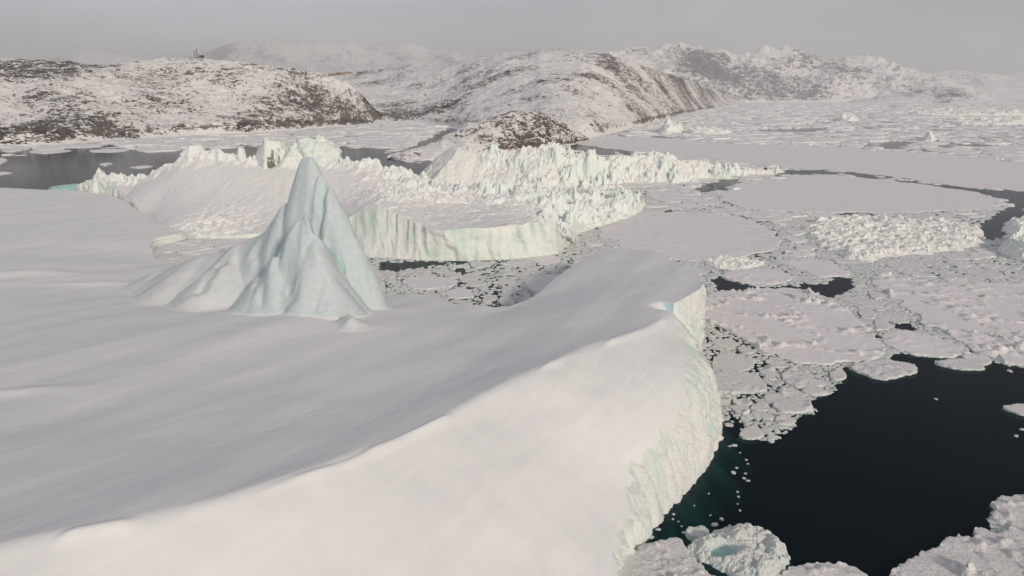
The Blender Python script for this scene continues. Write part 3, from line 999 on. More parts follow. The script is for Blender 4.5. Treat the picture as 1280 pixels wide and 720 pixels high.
tag(b2, 'iceberg behind the pinnacle with a green waterline cliff and a dirt-stained crag', 'iceberg')


def adopt(objs, root):
    for o in objs if isinstance(objs, (list, tuple)) else [objs]:
        o.parent = root
        o.location = -root.location


adopt(ice_body('snow_slope', top2, bot2, z_b2, p2, 22, 0.8, np.full(len(top2), 0.9), M['slope'], M['green'], parent=b2, depth=4, flare=3.0, seed=131, fl_wl=4.2, fl_wz=7.0, facet=True), b2)


def crag(name, c, size, cuts, seed, parent, mat, namp=0.14, dirtf=None, sub=5, rot=0.0):
    """faceted block of ice: a ball cut by planes, then broken up with noise"""
    import bmesh
    bm = bmesh.new(); bmesh.ops.create_icosphere(bm, subdivisions=sub, radius=1.0)
    co = np.array([v.co[:] for v in bm.verts])
    fc = [tuple(v.index for v in f.verts) for f in bm.faces]; bm.free()
    r = np.full(len(co), 1.35)
    for nx, ny, nz_, d in cuts:
        nv = np.array([nx, ny, nz_], float); nv /= np.linalg.norm(nv)
        dt = co @ nv
        r = np.where(dt > 0.02, smin(r, d / np.maximum(dt, 0.02), 0.08), r)
    q = co * 2.2
    nz = ridged(q[:, 0] + q[:, 2] * 0.6, q[:, 1] + q[:, 2] * 0.4, 4, seed, 0.55) * 0.35 + fbm(q[:, 0] * 2 - q[:, 2], q[:, 1] * 2 + q[:, 2] * 1.7, 4, seed + 3, 0.6) * 0.5
    r = r * (1 + namp * nz)
    v = co * r[:, None]
    ca, sa = math.cos(rot), math.sin(rot)
    x, y = v[:, 0] * size[0], v[:, 1] * size[1]
    V = np.column_stack([x * ca - y * sa + c[0], x * sa + y * ca + c[1], v[:, 2] * size[2] + c[2]])
    at = {'dirt': dirtf(V)} if dirtf is not None else {'dirt': np.zeros(len(V))}
    return mesh_obj(name, V, fc, mat, parent, attrs=at)


def facets(seed, n=14, lo=0.55, hi=0.85):
    rng = np.random.default_rng(seed)
    out = []
    for _ in range(n):
        a = rng.random() * 6.28; z = rng.random() * 1.3 - 0.3
        out.append((math.cos(a), math.sin(a), z, lo + (hi - lo) * rng.random()))
    return out


def dirt2(V):
    px, py = proj(V[:, 0], V[:, 1], V[:, 2])
    c = P(344, 208, 470)
    return np.clip(np.exp(-((px - 343) / 9) ** 2 - ((py - 212) / 22) ** 2) + 0.75 * np.exp(-((px - 358) / 14) ** 2 - ((py - 226) / 6) ** 2), 0, 1)


cc = P(345, 219, 476)
adopt(crag('ice_crag', cc, (19, 15, 26), [(-0.8, -0.55, 0.25, 0.62), (0.35, -0.9, 0.22, 0.66), (0.1, 0.1, 1, 0.86), (0.6, 0, 0.6, 0.78), (0.9, 0.2, 0.1, 0.8), (-0.5, 0.8, 0.2, 0.7), (-0.75, 0, 0.75, 0.8), (0.3, 0.9, 0.3, 0.75)], 5, b2, M['dirty'], 0.16, dirt2), b2)
cc = P(398, 205, 474)
adopt(crag('ice_crag', cc, (22, 13, 19), facets(8) + [(0.9, -0.3, 0.4, 0.75)], 8, b2, M['dirty'], 0.2), b2)
cc = P(372, 210, 472)
adopt(crag('ice_crag', cc, (20, 12, 19), facets(9), 9, b2, M['dirty'], 0.2), b2)
cc = P(314, 222, 474)
adopt(crag('ice_crag', cc, (5, 4, 9), facets(19), 19, b2, M['dirty'], 0.2,
           lambda V: np.exp(-((proj(V[:, 0], V[:, 1], V[:, 2])[0] - 315) / 5) ** 2)), b2)
for (qx, qy, yy, a, b_, h_) in ((127, 230, 562, 9, 8, 14), (302, 203, 482, 4, 4, 7.5), (243, 200, 496, 10, 8, 10), (270, 206, 489, 9, 7, 9)):
    adopt(crag('ice_block', P(qx, qy, yy), (a, b_, h_), facets(qx) + [(0, -1, 0.5, 0.7)], qx, b2, M['rubble'], 0.25, sub=4), b2)
adopt(crag('ice_ledge', np.array([W(114, 236, 0)[0], W(114, 236, 0)[1], -0.6]), (26, 18, 4.0), facets(77), 77, b2, M['teal'], 0.15, sub=4), b2)

# ------------------------------------------------------------------ the long jumbled iceberg
crest3 = [P(537, 190, 668), P(556, 181, 670), P(600, 192, 662), P(640, 190, 655), P(680, 182, 648), P(720, 197, 655), P(760, 200, 668), P(805, 190, 680), P(828, 189, 685),
          P(850, 200, 690), P(890, 206, 705), P(925, 209, 715), P(955, 208, 722)]
cr3 = np.array(crest3)
f_l3 = [W(*q)[:2] for q in [(533, 226, 1), (560, 236, 1), (640, 237, 1), (720, 236, 1), (790, 233, 1), (850, 229, 1), (900, 223, 1), (935, 221, 1), (966, 217, 1)]]
bk3 = [(292, 745), (240, 737), (180, 722), (100, 695), (30, 682), (-30, 694), (-72, 708), (-92, 695)]
c3 = np.array([list(q) for q in f_l3] + [list(q) for q in bk3], float)
if area2(c3) < 0: c3 = c3[::-1]
top3 = catmull(c3, True, lambda p: 1.6)
top3 = rough_outline(top3, 3.0, 14, 63)
bot3 = top3 + normals2(top3) * 1.2
FOOT.append(bot3)


def z_b3(x, y):
    h = spur(x, y, cr3, np.full(len(cr3), 0.75), 5.0)
    de, _, _ = poly_dist(x, y, top3[::4], True)
    h = np.minimum(h, 2.5 + de * 0.95)
    px, py = proj(x, y, np.maximum(h, 1))
    slab = sstep(625, 585, px)
    bl = blocks(x, y, 15.0, 41) * 6.5 + blocks(x, y, 7.0, 43) * 4.0 + blocks(x, y, 3.2, 45) * 2.0
    slab_z = 5 + 30 * sstep(640, 560, px) * sstep(0, 30, de + 8)
    bl = bl * (0.35 + 0.95 * sstep(-0.35, 0.5, fbm(x / 55, y / 55, 2, 49)))
    h = h + bl * (1 - 0.85 * slab) - 3.0 * (1 - slab) + 0.6 * fbm(x / 16, y / 16, 4, 47)
    return np.maximum(h, 0.8)


p3 = jitter_grid(top3, 0.0022, 4, 0)
d3, _, _ = poly_dist(p3[:, 0], p3[:, 1], top3[::2], True)
p3 = p3[d3 > 1.0]
b3 = empty('iceberg', (90, 680, 0))
tag(b3, 'long white iceberg of jagged tumbled blocks lying beyond the green-faced iceberg', 'iceberg')
adopt(ice_body('jagged_ridge', top3, bot3, z_b3, p3, 10, 1.0, np.full(len(top3), 1.4), M['rubble'], M['green'], parent=b3, depth=4, flare=3.0, seed=151, fl_wl=4, fl_wz=6, facet=True), b3)

# ------------------------------------------------------------------ smaller rubble icebergs
def rubble_berg(label, pts, hmax, seed, size=4.0, mat='rubble', name='iceberg', rough=(1.5, 8), grp=None, cat='iceberg', sp=0.0026, depth=3, slope=0.7):
    c = np.array([W(*q)[:2] for q in pts])
    if area2(c) < 0: c = c[::-1]
    rr = np.hypot(*c.mean(0))
    tp = catmull(c, True, lambda p: max(0.3, rr * sp))
    tp = rough_outline(tp, rough[0], rough[1], seed)
    bt = tp + normals2(tp) * 0.5

    def zf(x, y):
        d, _, _ = poly_dist(x, y, tp[::2], True)
        h = np.minimum(0.15 * hmax + d * slope, hmax * (0.62 + 0.3 * fbm(x / (size * 5), y / (size * 5), 3, seed)))
        return np.maximum(h + hmax * (0.45 * blocks(x, y, size, seed) + 0.22 * blocks(x, y, size * 0.45, seed + 3)) * sstep(0, size, d + 0.3 * size), 0.3)
    pts_ = jitter_grid(tp, sp, seed, 0.5)
    o = ice_body(name, tp, bt, zf, pts_, 5, size * 0.12, np.full(len(tp), 1.3), M[mat], M[mat], depth=depth, flare=1.0, seed=seed, facet=True)
    ce = c.mean(0); set_origin(o, ce[0], ce[1])
    tag(o, label, cat, grp)
    FOOT.append(bt)
    return o


rubble_berg('broad rubble-topped iceberg among the floes right of the long flat lead',
            [(1008, 288), (1022, 276), (1090, 272), (1160, 276), (1215, 285), (1233, 297), (1215, 308), (1160, 317), (1100, 322), (1080, 328), (1060, 321), (1030, 308), (1012, 300)], 2.9, 205, 5.0, slope=0.25, rough=(5, 22))
rubble_berg('rubble iceberg cut by the right edge of the photo above the ridged floe',
            [(1252, 312), (1275, 302), (1330, 300), (1380, 310), (1370, 330), (1300, 332), (1262, 322)], 8.0, 206, 5.0)
rubble_berg('low heap of ice blocks at the right edge beside the dark lead',
            [(1256, 284), (1275, 276), (1330, 276), (1340, 292), (1290, 298), (1262, 292)], 5.0, 207, 5.0)
rubble_berg('greenish block iceberg at the end of the far channel below the rocky slope',
            [(825, 164), (838, 161.5), (850, 163), (846, 166.5), (832, 167)], 17.0, 208, 16.0, rough=(5, 30), slope=1.4)
rubble_berg('low ragged iceberg in the far pack just right of the greenish block',
            [(858, 165), (880, 163.5), (905, 165), (910, 168), (880, 169), (862, 168)], 8.0, 209, 14.0, rough=(5, 30))
rubble_berg('small pointed iceberg standing alone in the far right pack ice',
            [(1156, 175), (1161, 173.6), (1166, 175), (1163, 177.2), (1157, 177)], 16.0, 210, 12.0, rough=(2, 20), slope=1.6)
rubble_berg('grey block iceberg far out below the pointed mountain',
            [(1050, 150), (1058, 148.6), (1067, 150), (1064, 152.5), (1053, 152.3)], 20.0, 211, 20.0, rough=(5, 40), slope=1.4)
rubble_berg('long low line of ice blocks in the far pack below the right mountains',
            [(1190, 153), (1240, 150.5), (1300, 151), (1330, 155), (1260, 157), (1200, 156.5)], 11.0, 212, 22.0, rough=(12, 60))
rubble_berg('white ridge of broken ice at the far right in front of the mountains',
            [(1140, 143.5), (1190, 141.8), (1290, 142), (1300, 144.5), (1200, 145.5), (1150, 145.2)], 14.0, 213, 30.0, rough=(15, 80))
rubble_berg('pile of blue-white blocks at the tip of the green-faced iceberg',
            [(728, 254), (745, 244), (775, 243), (792, 252), (790, 262), (770, 268), (742, 270), (730, 262)], 8.0, 214, 5.0)
rubble_berg('small heap of broken ice between two white floes right of the cliff corner',
            [(880, 328), (905, 322), (935, 324), (955, 330), (940, 335), (905, 336)], 1.5, 215, 2.2, rough=(2.0, 9))

# growler with a melt pool, close to the cliff foot
gp = [(862, 690), (872, 680), (890, 671), (905, 664), (930, 662), (955, 667), (972, 678), (982, 690), (985, 698), (978, 712), (968, 726), (950, 738), (925, 728), (905, 714), (885, 705)]
gc = np.array([W(*q)[:2] for q in gp])
if area2(gc) < 0: gc = gc[::-1]
gt = rough_outline(catmull(gc, True, lambda p: 0.22), 0.35, 2.0, 221)
gb = gt + normals2(gt) * 0.35
pool = W(906, 690, 1.2)


def z_gr(x, y):
    d, _, _ = poly_dist(x, y, gt[::3], True)
    h = np.minimum(0.5 + d * 0.9, 2.2 + 0.5 * fbm(x / 4, y / 4, 3, 223)) + 0.55 * blocks(x, y, 1.6, 225) + 0.2 * blocks(x, y, 0.6, 226)
    e = np.sqrt(((x - pool[0]) / 3.1) ** 2 + ((y - pool[1]) / 2.0) ** 2)
    h = h * sstep(0.6, 1.25, e) + 0.55 * (1 - sstep(0.6, 1.25, e))
    q = W(950, 690, 1.2)
    e2 = np.sqrt(((x - q[0]) / 2.2) ** 2 + ((y - q[1]) / 1.3) ** 2)
    return np.maximum(h - 0.9 * (1 - sstep(0.3, 1.3, e2)), 0.25)


go = ice_body('growler', gt, gb, z_gr, jitter_grid(gt, 0.0022, 222, 0.5), 8, 0.25, np.full(len(gt), 1.3), M['growler'], M['growler'], depth=2.5, flare=1.2, seed=227, facet=True)
set_origin(go, *gc.mean(0))
tag(go, 'lumpy white growler with a blue-green melt pool in its top, near the cliff foot', 'growler')
FOOT.append(gb)
an = np.linspace(0, 2 * math.pi, 40, endpoint=False)
pv = [(pool[0] - gc.mean(0)[0] + 3.3 * math.cos(a), pool[1] - gc.mean(0)[1] + 2.15 * math.sin(a), 0.82) for a in an]
mesh_obj('melt_pool', pv, [list(range(40))], M['teal'], go)

# ================================================================== floes
FLOE_PX = []


def floe(label, pts, mat='floe', fb=0.6, ridge=0.0, rub=0.3, seed=0, rough=None, sp=0.0036, grp=None, edge=0.5, px_space=True, lin=False):
    c = np.array([W(*q)[:2] for q in pts]) if px_space else np.asarray(pts, float)
    if area2(c) < 0: c = c[::-1]
    rr = float(np.median(np.hypot(c[:, 0], c[:, 1])))
    size = math.sqrt(abs(area2(c)))
    st = max(0.12, rr * 0.0022)
    tp = catmull(c, True, lambda p: max(0.12, math.hypot(p[0], p[1]) * 0.0024), lin)
    ra, rw = rough if rough else (min(size * 0.05, rr * 0.009), min(size * 0.22, rr * 0.045))
    tp = rough_outline(tp, ra, rw, seed, 5)
    bt = tp + normals2(tp) * 0.12 * fb
    k = rr / 250.0

    def zf(x, y):
        d, _, _ = poly_dist(x, y, tp[:: max(1, len(tp) // 220)], True)
        b_ = blocks(x, y, 1.6 * max(1, k), seed + 1)
        h = fb * (0.82 + 0.18 * sstep(0, 0.8 * k, d)) + 0.10 * fb * fbm(x / (5 * k), y / (5 * k), 4, seed + 2)
        msk = sstep(0.05, 0.45, fbm(x / (22 * k), y / (22 * k), 3, seed + 3))
        rm = sstep(2.2 * k * edge, 0.4 * k, d) * (0.35 + 0.65 * sstep(-0.2, 0.3, pn(x / (9 * k), y / (9 * k), seed + 5)))
        ri = 0
        if ridge:
            f1, f2, *_ = vor(x / (26 * k) + 0.4 * pn(x / (15 * k), y / (15 * k), seed), y / (26 * k) + 0.4 * pn(x / (15 * k) + 9, y / (15 * k), seed), seed + 6)
            ri = 1.6 * ridge * sstep(0.13, 0.0, f2 - f1)
        return np.maximum(h + np.clip(b_, 0, 2) * (rub * msk + 0.45 * fb * rm * (edge > 0) + ri), 0.1)
    pts_ = jitter_grid(tp, sp, seed + 9, 0.5)
    o = ice_body('ice_floe', tp, bt, zf, pts_, 3, 0.10 * min(1.5, k) * fb, np.full(len(tp), 1.5), M[mat], M[mat], depth=1.0, flare=0.25, seed=seed)
    ce = c.mean(0); set_origin(o, ce[0], ce[1])
    tag(o, label, 'ice floe', grp)
    FLOE_PX.append(tp)
    return o


floe('broad white floe with pressure ridges just right of the tall ice cliff',
     [(879, 374), (900, 367), (930, 364), (960, 362), (1000, 363), (1022, 367), (1040, 378), (1065, 393), (1085, 411), (1105, 443), (1100, 449), (1060, 452), (1035, 457), (1010, 456), (985, 452), (960, 441), (930, 427), (900, 411), (872, 400)],
     ridge=0.9, rub=0.25, seed=301)
floe('largest rough floe at the right edge, above the dark open water',
     [(1088, 351), (1100, 346), (1130, 347), (1160, 352), (1230, 355), (1290, 357), (1420, 362), (1440, 500), (1340, 478), (1290, 462), (1250, 453), (1212, 438), (1172, 412), (1130, 386), (1106, 366)],
     ridge=0.8, rub=0.8, seed=302)
floe('smooth tongue-shaped floe squeezed between the two broad ridged floes',
     [(1104, 424), (1114, 416), (1128, 414), (1150, 418), (1190, 430), (1212, 441), (1196, 447), (1160, 446), (1120, 438), (1106, 432)], seed=303)
floe('leaf-shaped rough floe alone at the top edge of the dark open water',
     [(1064, 461), (1085, 454), (1110, 452), (1138, 456), (1147, 463), (1130, 470), (1100, 475), (1082, 470)], 'floe_near', rub=0.5, seed=304)
floe('slim pale floe in open water, left one of the touching pair',
     [(1168, 455), (1185, 451), (1205, 450), (1224, 456), (1231, 461), (1205, 463), (1180, 459)], 'floe_near', seed=305)
floe('small pointed floe in open water, right one of the touching pair',
     [(1203, 448), (1222, 443), (1233, 449), (1238, 454), (1226, 457), (1212, 452)], 'floe_near', rub=0.5, seed=306)
floe('floe entering from the right edge halfway down the dark open water',
     [(1253, 511), (1275, 507), (1310, 506), (1330, 515), (1300, 522), (1272, 518)], 'floe_near', seed=307)
floe('oval smooth floe above the short dark lead by the cliff corner',
     [(902, 346), (915, 340), (940, 337), (968, 338), (985, 344), (987, 351), (965, 356), (935, 355), (912, 351)], seed=308, edge=0.3)
floe('smooth narrow floe along the upper side of the dark lead',
     [(968, 327), (1000, 326), (1030, 327), (1050, 336), (1062, 345), (1045, 346), (1025, 347), (1005, 340), (985, 333)], seed=309, edge=0.3)
floe('wide flat floe behind the far corner of the huge iceberg',
     [(742, 276), (770, 268), (810, 266), (850, 266), (900, 270), (940, 276), (962, 290), (975, 303), (950, 318), (915, 326), (880, 328), (850, 327), (800, 318), (770, 305), (750, 290)],
     rub=0.25, ridge=0.25, seed=310)
floe('great smooth floe above the broad rubble iceberg',
     [(905, 245), (925, 234), (955, 225), (985, 221), (1040, 219), (1100, 226), (1180, 235), (1235, 245), (1252, 253), (1225, 261), (1170, 264), (1100, 266), (1000, 266), (940, 262), (912, 255)],
     rub=0.12, seed=311, edge=0.3)
floe('very long smooth floe stretching to the right edge behind the jagged iceberg',
     [(722, 180), (745, 173), (790, 171), (850, 175), (900, 179), (1000, 182), (1090, 188), (1180, 193), (1270, 203), (1420, 222), (1440, 252), (1290, 241), (1200, 234), (1110, 221), (1040, 213), (960, 207), (890, 199), (800, 190)],
     rub=0.15, seed=312, edge=0.3)
floe('large ragged floe filling the bottom right corner of the photo',
     [(1105, 742), (1118, 718), (1140, 700), (1168, 690), (1195, 674), (1212, 678), (1225, 664), (1236, 668), (1262, 660), (1245, 652), (1241, 640), (1252, 626), (1285, 622), (1420, 600), (1500, 700), (1450, 800), (1100, 790)],
     'floe_near', fb=0.9, rub=0.55, ridge=0.5, seed=313, rough=(0.7, 3.0), sp=0.0030)
floe('low floe peeping in at the bottom edge between growler and corner floe',
     [(972, 735), (984, 714), (1010, 709), (1045, 709), (1070, 713), (1092, 726), (1090, 760), (990, 760)], 'floe_near', rub=0.5, seed=314)
floe('crumpled grey-white floe wedged against the cliff foot at the bottom edge',
     [(774, 706), (790, 694), (806, 684), (830, 676), (848, 677), (858, 686), (862, 700), (880, 712), (896, 726), (890, 750), (772, 750)], 'floe_near', fb=0.7, rub=0.5, ridge=0.4, seed=315, sp=0.0030)
floe('small egg-shaped floe touching the growler near the cliff foot',
     [(858, 668), (866, 663), (880, 662), (886, 667), (876, 676), (864, 676)], 'growler', fb=0.8, seed=316)
near_list = [
    ('flat floe against the cliff, uppermost in the brash', [(896, 446), (915, 443), (935, 447), (943, 457), (930, 464), (896, 465)]),
    ('wide floe against the cliff, second from top in the brash', [(894, 469), (915, 466), (938, 470), (955, 480), (958, 487), (940, 492), (894, 491)]),
    ('large rounded floe in the middle of the brash by the open water', [(978, 470), (990, 462), (1003, 462), (1020, 476), (1031, 481), (1000, 486), (984, 481)]),
    ('small round floe at the right tip of the brash', [(1038, 468), (1050, 463), (1058, 471), (1050, 476), (1040, 475)]),
    ('wedge-shaped white floe jutting into open water below the brash', [(967, 510), (984, 500), (1004, 499), (1015, 514), (1000, 517), (975, 516)]),
    ('small pointed white floe below the wedge-shaped floe', [(970, 524), (980, 519), (992, 530), (983, 533), (972, 531)]),
    ('rounded white floe at the lowest edge of the brash', [(925, 546), (934, 536), (948, 538), (954, 546), (946, 549), (930, 549)]),
    ('slim floe at the brash edge under the large rounded floe', [(1002, 490), (1018, 486), (1035, 493), (1018, 495)]),
    ('pale floe left above the wedge-shaped floe', [(956, 497), (970, 493), (983, 498), (972, 506), (960, 505)]),
    ('grey slab floe between the rounded floe and the wedge floe', [(974, 490), (990, 487), (1006, 496), (996, 500), (980, 497)]),
]
for i, (lb, pl) in enumerate(near_list):
    floe(lb, pl, 'floe_near', fb=0.55 + 0.25 * (i % 3 == 1), rub=0.45, seed=330 + 3 * i, sp=0.0030)
lag_list = [
    ('largest triangular floe in the lagoon brash, close to the near snow edge', [(560, 367), (575, 360), (592, 372), (585, 373), (562, 373)]),
    ('smooth floe wedged in the lagoon corner beneath the long snow edge', [(660, 350), (690, 344), (735, 348), (715, 358), (672, 366)]),
    ('pale greenish floe at the right end of the lagoon', [(668, 325), (685, 320), (700, 323), (694, 330), (675, 331)]),
    ('long pale floe beside the pinnacle side of the lagoon', [(505, 352), (540, 346), (572, 352), (560, 360), (520, 362)]),
]
for i, (lb, pl) in enumerate(lag_list):
    floe(lb, pl, 'floe', fb=0.5, rub=0.3, seed=380 + 3 * i)
left_list = [
    ('long white floe in the grey water below the left rocky shore', [(112, 189), (135, 186.5), (160, 187.5), (150, 190), (120, 190.5)]),
    ('flat white floe near the left edge by the rocky shore', [(36, 190), (60, 187), (88, 189), (60, 192)]),
    ('white floe at the left edge of the dark inlet', [(-40, 204), (0, 198), (9, 201), (-5, 206)]),
    ('thin floe at the left edge low in the dark inlet', [(-40, 219), (0, 215.5), (14, 217), (-10, 220)]),
    ('small floe alone in the middle of the dark inlet', [(124, 206), (133, 204), (140, 205.5), (131, 207.5)]),
    ('thin narrow floe right of the small one in the dark inlet', [(163, 210), (180, 207.5), (191, 208.5), (176, 210.5)]),
]
for i, (lb, pl) in enumerate(left_list):
    floe(lb, pl, 'floe', fb=0.8, rub=0.4, seed=420 + 3 * i)

# ------------------------------------------------------------------ open water (no loose ice grows here)
OPEN = [
    [(760, 735), (806, 674), (897, 548), (899, 528), (918, 540), (945, 551), (965, 553), (985, 540), (1000, 520), (1022, 514), (1010, 502), (1036, 494), (1045, 480), (1064, 472), (1040, 462), (1064, 457), (1104, 451),
     (1118, 441), (1160, 447), (1200, 448), (1250, 454), (1300, 466), (1440, 500), (1440, 600), (1245, 626), (1235, 668), (1110, 725), (1090, 745), (980, 745)],
    [(888, 352), (900, 345), (930, 356), (962, 358), (985, 358), (1003, 354), (1030, 356), (1036, 348), (1068, 346), (1066, 362), (1042, 373), (1012, 368), (960, 363), (900, 365)],
    [(1212, 290), (1236, 273), (1245, 262), (1290, 256), (1290, 272), (1258, 284), (1264, 292), (1240, 301), (1226, 299)],
    [(960, 213), (1000, 211), (1060, 215), (1150, 228), (1290, 241), (1290, 262), (1252, 254), (1200, 240), (1100, 224), (1040, 217), (1000, 219), (965, 221)],
    [(862, 236), (905, 222), (928, 225), (920, 236), (880, 243)],
    [(1068, 181), (1120, 177), (1142, 176), (1140, 183), (1110, 186.5)], [(1158, 181), (1230, 179.5), (1242, 184), (1180, 185)],
    [(925, 164), (1000, 159), (1042, 162), (1000, 167)], [(700, 186), (724, 177), (745, 182), (800, 190), (790, 197), (720, 194)],
    [(800, 172), (840, 169), (866, 174), (830, 175)], [(940, 143), (1000, 144), (990, 146)], [(1180, 171), (1260, 171), (1262, 174), (1190, 173.5)],
    [(1100, 163), (1150, 163.5), (1140, 166)], [(1000, 154), (1040, 152.5), (1045, 155), (1010, 156)], [(1170, 195), (1230, 199), (1290, 206), (1290, 210), (1220, 202)],
    [(905, 194), (950, 196), (980, 201), (940, 199)], [(1060, 160), (1090, 158), (1120, 160), (1090, 162)], [(880, 132), (930, 130.5), (935, 133), (890, 134)],
    [(-500, 199), (60, 196), (150, 192), (240, 186), (330, 183), (420, 184), (485, 186), (482, 196), (515, 204), (540, 205), (545, 240), (150, 245), (-500, 260)],
    [(472, 328), (540, 326), (565, 329), (540, 334), (500, 338), (474, 340)],
    [(730, 280), (790, 268), (850, 262), (852, 267), (795, 273), (748, 290)],
    [(1110, 404), (1130, 402), (1148, 412), (1138, 415), (1118, 411)], [(1085, 420), (1100, 415), (1104, 425), (1092, 424)],
]


def open_mask(px, py):
    m = np.zeros(np.shape(px), bool)
    for p in OPEN: m |= in_poly(px, py, p)
    return m


LAND_PX = [[(-500, 186), (0, 183), (120, 177), (240, 169), (330, 165), (400, 159), (490, 153), (560, 157), (600, 167), (690, 177), (720, 177), (760, 168), (800, 158), (850, 145), (880, 137), (935, 129), (935, 40), (-500, 40)],
           [(484, 196), (510, 201), (560, 200), (650, 190), (700, 184), (736, 174), (700, 150), (600, 140)]]


def land_mask(px, py):
    m = np.zeros(np.shape(px), bool)
    for p in LAND_PX: m |= in_poly(px, py, p)
    return m


def solid_mask(x, y):
    m = np.zeros(np.shape(x), bool)
    for p in FOOT: m |= in_poly(x, y, p[::2])
    return m


def floe_mask(x, y):
    m = np.zeros(np.shape(x), bool)
    for p in FLOE_PX: m |= in_poly(x, y, p[::2])
    return m


# ------------------------------------------------------------------ middle-sized floes: cells in (bearing, log distance)
def clip(poly, nx, ny, c):
    out = []
    n = len(poly)
    for i in range(n):
        a, b = poly[i], poly[(i + 1) % n]
        da, db = nx * a[0] + ny * a[1] - c, nx * b[0] + ny * b[1] - c
        if da <= 0: out.append(a)
        if (da < 0 < db) or (db < 0 < da):
            t = da / (da - db)
            out.append((a[0] + (b[0] - a[0]) * t, a[1] + (b[1] - a[1]) * t))
    return out


def cells(spacing, l0, l1, t0, t1, seed, gap):
    rng = np.random.default_rng(seed)
    A, B = np.meshgrid(np.arange(t0, t1, spacing), np.arange(l0, l1, spacing))
    A = (A + (rng.random(A.shape) - 0.5) * spacing * 1.25).ravel(); B = (B + (rng.random(B.shape) - 0.5) * spacing * 1.25).ravel()
    res = []
    for i in range(len(A)):
        r = math.exp(B[i]); x, y = r * math.sin(A[i]), r * math.cos(A[i])
        res.append((x, y))
    xy = np.array(res)
    px, py = proj(xy[:, 0], xy[:, 1], 0.0)
    ok = ~(open_mask(px, py) | land_mask(px, py) | solid_mask(xy[:, 0], xy[:, 1]) | floe_mask(xy[:, 0], xy[:, 1]))
    out = []
    pts = np.stack([A, B], 1)
    for i in np.nonzero(ok)[0]:
        d = pts - pts[i]
        dd = (d ** 2).sum(1)
        nb = np.argsort(dd)[1:13]
        s = spacing * 1.5
        poly = [(-s, -s), (s, -s), (s, s), (-s, s)]
        for j in nb:
            L = math.sqrt(dd[j])
            poly = clip(poly, d[j, 0] / L, d[j, 1] / L, L * 0.5 - gap * spacing)
            if len(poly) < 3: break
        if len(poly) < 3: continue
        q = np.array(poly) + pts[i]
        R = np.exp(q[:, 1])
        w = np.stack([R * np.sin(q[:, 0]), R * np.cos(q[:, 0])], 1)
        out.append(w)
    return out


def clear_of(ws):
    """drop cells that run into traced floes, bergs, land or open water"""
    allv = np.vstack(ws); idx = np.concatenate([np.full(len(w), i) for i, w in enumerate(ws)])
    px, py = proj(allv[:, 0], allv[:, 1], 0.0)
    bad = solid_mask(allv[:, 0], allv[:, 1]) | floe_mask(allv[:, 0], allv[:, 1]) | land_mask(px, py) | open_mask(px, py)
    cnt = np.bincount(idx, bad, len(ws)); tot = np.bincount(idx, minlength=len(ws))
    return cnt / tot


ZONES = [
    (lambda x, y: (y > 395) & (x < 1075), 'small snow-capped floe in the brash between cliff and open water', 'small floes in the brash below the ridged floe'),
    (lambda x, y: (y > 305) & (x < 745), 'small white floe in the brash-filled lagoon behind the huge iceberg', 'small floes in the lagoon'),
    (lambda x, y: (y > 335) & (x >= 1030), 'small floe in the brash channel left of the largest rough floe', 'small floes in the brash channel'),
    (lambda x, y: (y > 318), 'small floe in the broken ice near the short dark lead', 'small floes around the short lead'),
    (lambda x, y: (y > 262), 'white floe in the broken ice around the broad rubble iceberg', 'floes around the rubble iceberg'),
    (lambda x, y: (y > 196) & (x > 520), 'white floe in the pack between the jagged iceberg and the great smooth floe', 'floes beside the jagged iceberg'),
    (lambda x, y: (x < 560), 'thin pale floe in the grey water under the left shore', 'thin floes under the shore'),
    (lambda x, y: (y > 100), 'flat white floe in the far pack ice before the mountains', 'far pack floes'),
]
rng = np.random.default_rng(5)
mids = []
for spc, r0, r1, sd, keepp in ((0.030, 120, 480, 401, 0.46), (0.026, 480, 1000, 402, 0.62), (0.055, 520, 3000, 403, 0.80)):
    ws = cells(spc, math.log(r0), math.log(r1), -0.82, 0.82, sd, 0.06)
    fr = clear_of(ws)
    for w, f in zip(ws, fr):
        if f > 0.0: continue
        c = w.mean(0); px, py = proj(c[0], c[1])
        k = keepp + 0.35 * float(pn(np.array([c[0] / (0.2 * np.hypot(*c))]), np.array([c[1] / (0.2 * np.hypot(*c))]), 77)[0])
        if px < 560 and py < 200: k -= 0.1
        if rng.random() > k: continue
        mids.append((float(px), float(py), w))
# largest on the picture become floes of their own, the rest goes to the loose ice
def px_area(w):
    a, b = proj(w[:, 0], w[:, 1])
    return abs(area2(np.stack([a, b], 1)))


mids = [m for m in mids if -60 < m[0] < 1340]
mids.sort(key=lambda m: -px_area(m[2]))
n_mid = 255
for i, (px, py, w) in enumerate(mids[:n_mid]):
    for cond, lb, gr in ZONES:
        if cond(px, py): break
    # round the corners a little
    w2 = np.empty((2 * len(w), 2)); w2[0::2] = w * 0.72 + np.roll(w, -1, 0) * 0.28; w2[1::2] = w * 0.28 + np.roll(w, -1, 0) * 0.72
    rr = math.hypot(*w.mean(0)); sz = math.sqrt(abs(area2(w)))
    floe(lb, w2, 'floe' if py < 320 else 'floe_near', fb=(0.35 + 0.35 * rng.random()) * max(1, rr / 400), rub=0.35 + 0.5 * rng.random(), seed=1000 + 7 * i, grp=gr, px_space=False,
         rough=(sz * 0.06, sz * 0.35), sp=0.0042, lin=True)
print('mid floes', len(mids))

